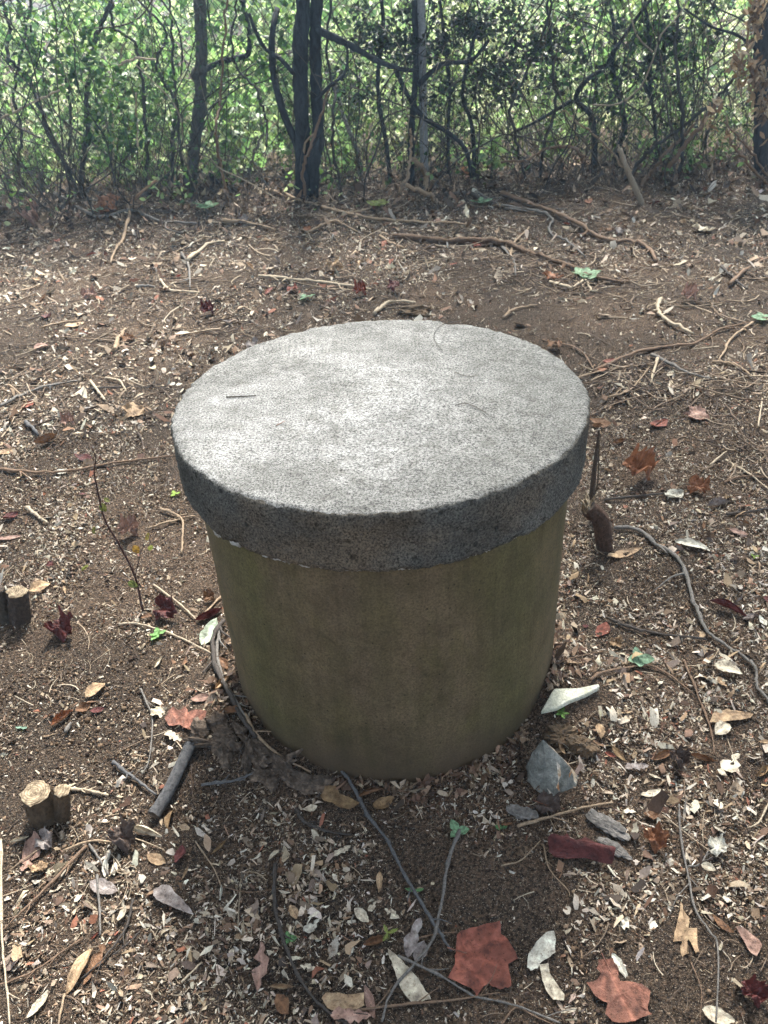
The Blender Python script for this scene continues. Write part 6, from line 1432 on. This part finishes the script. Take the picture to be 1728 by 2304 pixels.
# climbing leaves in the left thicket
B = gp(200, 430)
cl = empty('leafy_vine', B); tag(cl, 'leafy climbing vine spread over the left thicket and fence', 'vine')
leaves_at(np.vstack([cloud(pv(x, y, YF + random.uniform(-0.2, 0.2)), (rx, 0.12, rz), n, 9) for x, y, rx, rz, n in ((110, 40, 0.35, 0.2, 130), (170, 110, 0.25, 0.25, 150), (250, 150, 0.25, 0.2, 90), (215, 230, 0.25, 0.3, 200), (240, 310, 0.3, 0.2, 220), (380, 250, 0.2, 0.3, 150), (560, 60, 0.3, 0.15, 110), (40, 130, 0.2, 0.2, 60), (610, 130, 0.15, 0.2, 80))]),
   0.050, GRN, 'foliage', 0.4, 'foliage', cl, B, 0.6)

# dead stalks and tangle, grass, the far growth: nobody could count them
def stalks(n, y0, y1, h, r0, pal, label, name, lean=0.25, xr=5.4):
    x = rng.uniform(-xr, xr, n); y = rng.uniform(y0, y1, n)
    hh = h * rng.uniform(0.3, 1.1, n); lx, ly = rng.normal(0, lean, n), rng.normal(0, lean, n); cv = rng.normal(0, 0.3, n)
    S = 5; t = np.linspace(0, 1, S)[None]
    X = x[:, None] + hh[:, None] * (lx[:, None] * t + cv[:, None] * t * t); Y = y[:, None] + hh[:, None] * (ly[:, None] * t)
    Z = H(x, y)[:, None] - 0.02 + hh[:, None] * t * (1 - 0.35 * np.abs(cv[:, None]) * t)
    r = (r0 * rng.uniform(0.5, 1.6, n))[:, None] * (1 - 0.7 * t)
    V = np.zeros((n, S, 3, 3))
    for j, a in enumerate((0.2, 2.3, 4.4)):
        V[:, :, j, 0] = X + r * math.cos(a); V[:, :, j, 1] = Y + r * math.sin(a); V[:, :, j, 2] = Z
    b = (np.arange(n) * S * 3)[:, None, None]
    q = np.array([[s * 3 + j, s * 3 + (j + 1) % 3, (s + 1) * 3 + (j + 1) % 3, (s + 1) * 3 + j] for s in range(S - 1) for j in range(3)])
    pal = np.asarray(pal); col = pal[rng.choice(len(pal), n)] * rng.uniform(0.7, 1.25, (n, 1))
    o = link(name, np_mesh(name, V.reshape(-1, 3), (b + q[None]).reshape(-1, 4), np.repeat(col, S * 3, 0), True, [M['foliage' if 'grass' in name else 'litter']]))
    tag(o, label, name.replace('_', ' '), None, 'stuff')
stalks(450, YF - 0.25, YF + 0.45, 1.3, 0.0036, [(0.06, 0.055, 0.05), (0.09, 0.075, 0.06), (0.16, 0.13, 0.10)], 'tangle of thin dark dead stems along the fence', 'dead_stems', 0.4)
stalks(1100, YF - 0.6, YF + 0.15, 0.22, 0.003, [(0.10, 0.08, 0.065), (0.2, 0.16, 0.12), (0.06, 0.05, 0.045)], 'short dead stubble at the foot of the fence', 'dead_stems', 0.9)
stalks(5000, YF + 0.4, YF + 5.0, 0.55, 0.004, [(0.24, 0.32, 0.12), (0.38, 0.40, 0.22), (0.55, 0.53, 0.40), (0.18, 0.27, 0.09)], 'tall sunlit grass beyond the fence', 'tall_grass', 0.5, 7.5)
def tangle(n, label):
    """long wandering vine stems in the slab of the fence"""
    S = Soup(); pal = [(0.045, 0.043, 0.042), (0.065, 0.058, 0.052), (0.10, 0.085, 0.07), (0.28, 0.24, 0.18)]
    for k in range(n):
        p = np.array([random.uniform(-5.0, 5.2), YF + random.gauss(0.05, 0.2), 0.0]); p[2] = float(H(p[0], p[1])) + random.choice([0, 0, random.uniform(0.2, 1.3)])
        a = random.choice([random.gauss(1.57, 0.3), random.gauss(1.57, 0.3), random.uniform(0, 3.14)]); pts = [p]
        for j in range(random.randint(5, 12)):
            a += random.gauss(0, 0.33); a += (1.57 - a) * 0.06
            p = p + 0.16 * np.array([math.cos(a), random.gauss(0, 0.25), math.sin(a)]); p[2] = max(p[2], 0.02); pts.append(p)
        P = smooth_path(pts, 3); r = random.choice([0.002, 0.003, 0.003, 0.004, 0.006])
        v, q, t = tube_vf(P, np.linspace(r, r * 0.6, len(P)), 4, 0.1, False); S.add(v, q, None, random.choices(pal, [4, 4, 2, 1])[0])
    o = link('vine_tangle', S.mesh('vine_tangle', [M['litter']])); tag(o, label, 'vine tangle', None, 'stuff')
tangle(600, 'dense net of thin wandering vine stems along the fence')
def veil(n, x0, x1, z0, z1, dy, size, pal, label, name, wide=0.55, thr=0.0, sd=5):
    x = rng.uniform(x0, x1, n * 3); z = rng.uniform(z0, z1, n * 3); y = YF + dy + rng.normal(0, 0.16, n * 3)
    k = (fbm(x * 2.2, z * 2.2, sd, 3) > thr + rng.uniform(-0.12, 0.12, n * 3)); C = np.stack([x, y, z], 1)[k][:n]
    o = leaves_at(C, size, pal, 'foliage', 0.35, name, None, (0, 0, 0), wide); tag(o, label, 'foliage', None, 'stuff')
veil(9500, 0.1, 5.4, 0.12, 1.9, 0.25, 0.030, DRK + DRK + GRN, 'small dark leaves strewn through the right thicket', 'thicket_leaves', 0.55, 0.02, 15)
veil(2800, -5.2, 0.2, 0.15, 1.9, 0.1, 0.036, GRN, 'mid green leaves strewn through the left thicket', 'thicket_leaves', 0.6, 0.02, 25)
veil(4000, -0.6, 6.4, 0.1, 1.9, 1.5, 0.055, [(0.50, 0.55, 0.40), (0.66, 0.68, 0.58), (0.34, 0.42, 0.24), (0.7, 0.7, 0.66)], 'pale glinting leaves beyond the right of the fence', 'pale_growth', 0.45, -0.02, 35)
veil(1150, -5.0, 5.2, 0.0, 0.28, -0.1, 0.05, BRT + GRN, 'low green growth along the foot of the fence', 'low_growth', 0.55, 0.03, 65)
veil(2700, -6.0, 1.0, 0.05, 0.9, 0.8, 0.06, BRT + [(0.55, 0.57, 0.44), (0.64, 0.62, 0.52)], 'bright low leaves beyond the left of the fence', 'low_growth', 0.5, -0.02, 45)
n_ = 14000; xx = rng.uniform(-14, 14, n_); yy = YF + rng.uniform(1.5, 18, n_)
o = leaves_at(np.stack([xx, yy, H(xx, yy) + rng.uniform(0.02, 0.5, n_) * np.clip((yy - YF) / 6, 0.4, 1.5)], 1), 0.17, BRT + [(0.46, 0.50, 0.32), (0.62, 0.62, 0.48)], 'foliage', 0.1, 'ground_cover', None, (0, 0, 0), 0.5); tag(o, 'sunlit ground cover beyond the fence', 'ground cover', None, 'stuff')
C = []
for k in range(60):
    x = random.uniform(-14, 14); y = YF + random.uniform(4.2, 9); C.append(cloud((x, y, float(H(x, y)) + random.uniform(0.3, 1.8)), (1.3, 0.9, 0.8), 260, 9))
o = leaves_at(np.vstack(C), 0.16, BRT + [(0.22, 0.28, 0.12)], 'foliage', 0.2, 'far_thicket', None, (0, 0, 0), 0.6); tag(o, 'bright green growth far beyond the fence', 'thicket', None, 'stuff')
C = []
for k in range(70):
    x = random.uniform(-45, 45); y = YF + random.uniform(16, 32); C.append(cloud((x, y, random.uniform(0.5, 6)), (3.5, 2.5, 2.2), 170, 9))
o = leaves_at(np.vstack(C), 0.5, GRN + BRT, 'foliage', 0.2, 'far_wood', None, (0, 0, 0), 0.7); tag(o, 'far green wood beyond the open growth', 'wood', None, 'stuff')

# ------------------------------------------------------------------ haze volume added for the bluish lens veil
def haze_box(density, color, an):
    X, Z0, Z1 = 460, -2.0, 16.0
    V = np.array([(x, y, z) for z in (Z0, Z1) for y in (-X, X) for x in (-X, X)], float)
    F = np.array([(0, 2, 3, 1), (4, 5, 7, 6), (0, 1, 5, 4), (2, 6, 7, 3), (0, 4, 6, 2), (1, 3, 7, 5)])
    m = bpy.data.materials.new('haze'); m.use_nodes = True; n = m.node_tree
    for k in list(n.nodes):
        if k.type == 'BSDF_PRINCIPLED': n.nodes.remove(k)
    p = n.nodes.new('ShaderNodeVolumePrincipled')
    p.inputs['Color'].default_value = (*color, 1); p.inputs['Density'].default_value = density; p.inputs['Anisotropy'].default_value = an
    n.links.new(p.outputs[0], n.nodes['Material Output'].inputs['Volume'])
    o = link('haze', np_mesh('haze', V, F, None, False, [m])); tag(o, 'thin bluish haze added for the lens veil', 'haze', None, 'stuff')
haze_box(0.0050, (0.42, 0.69, 1.0), 0.3)
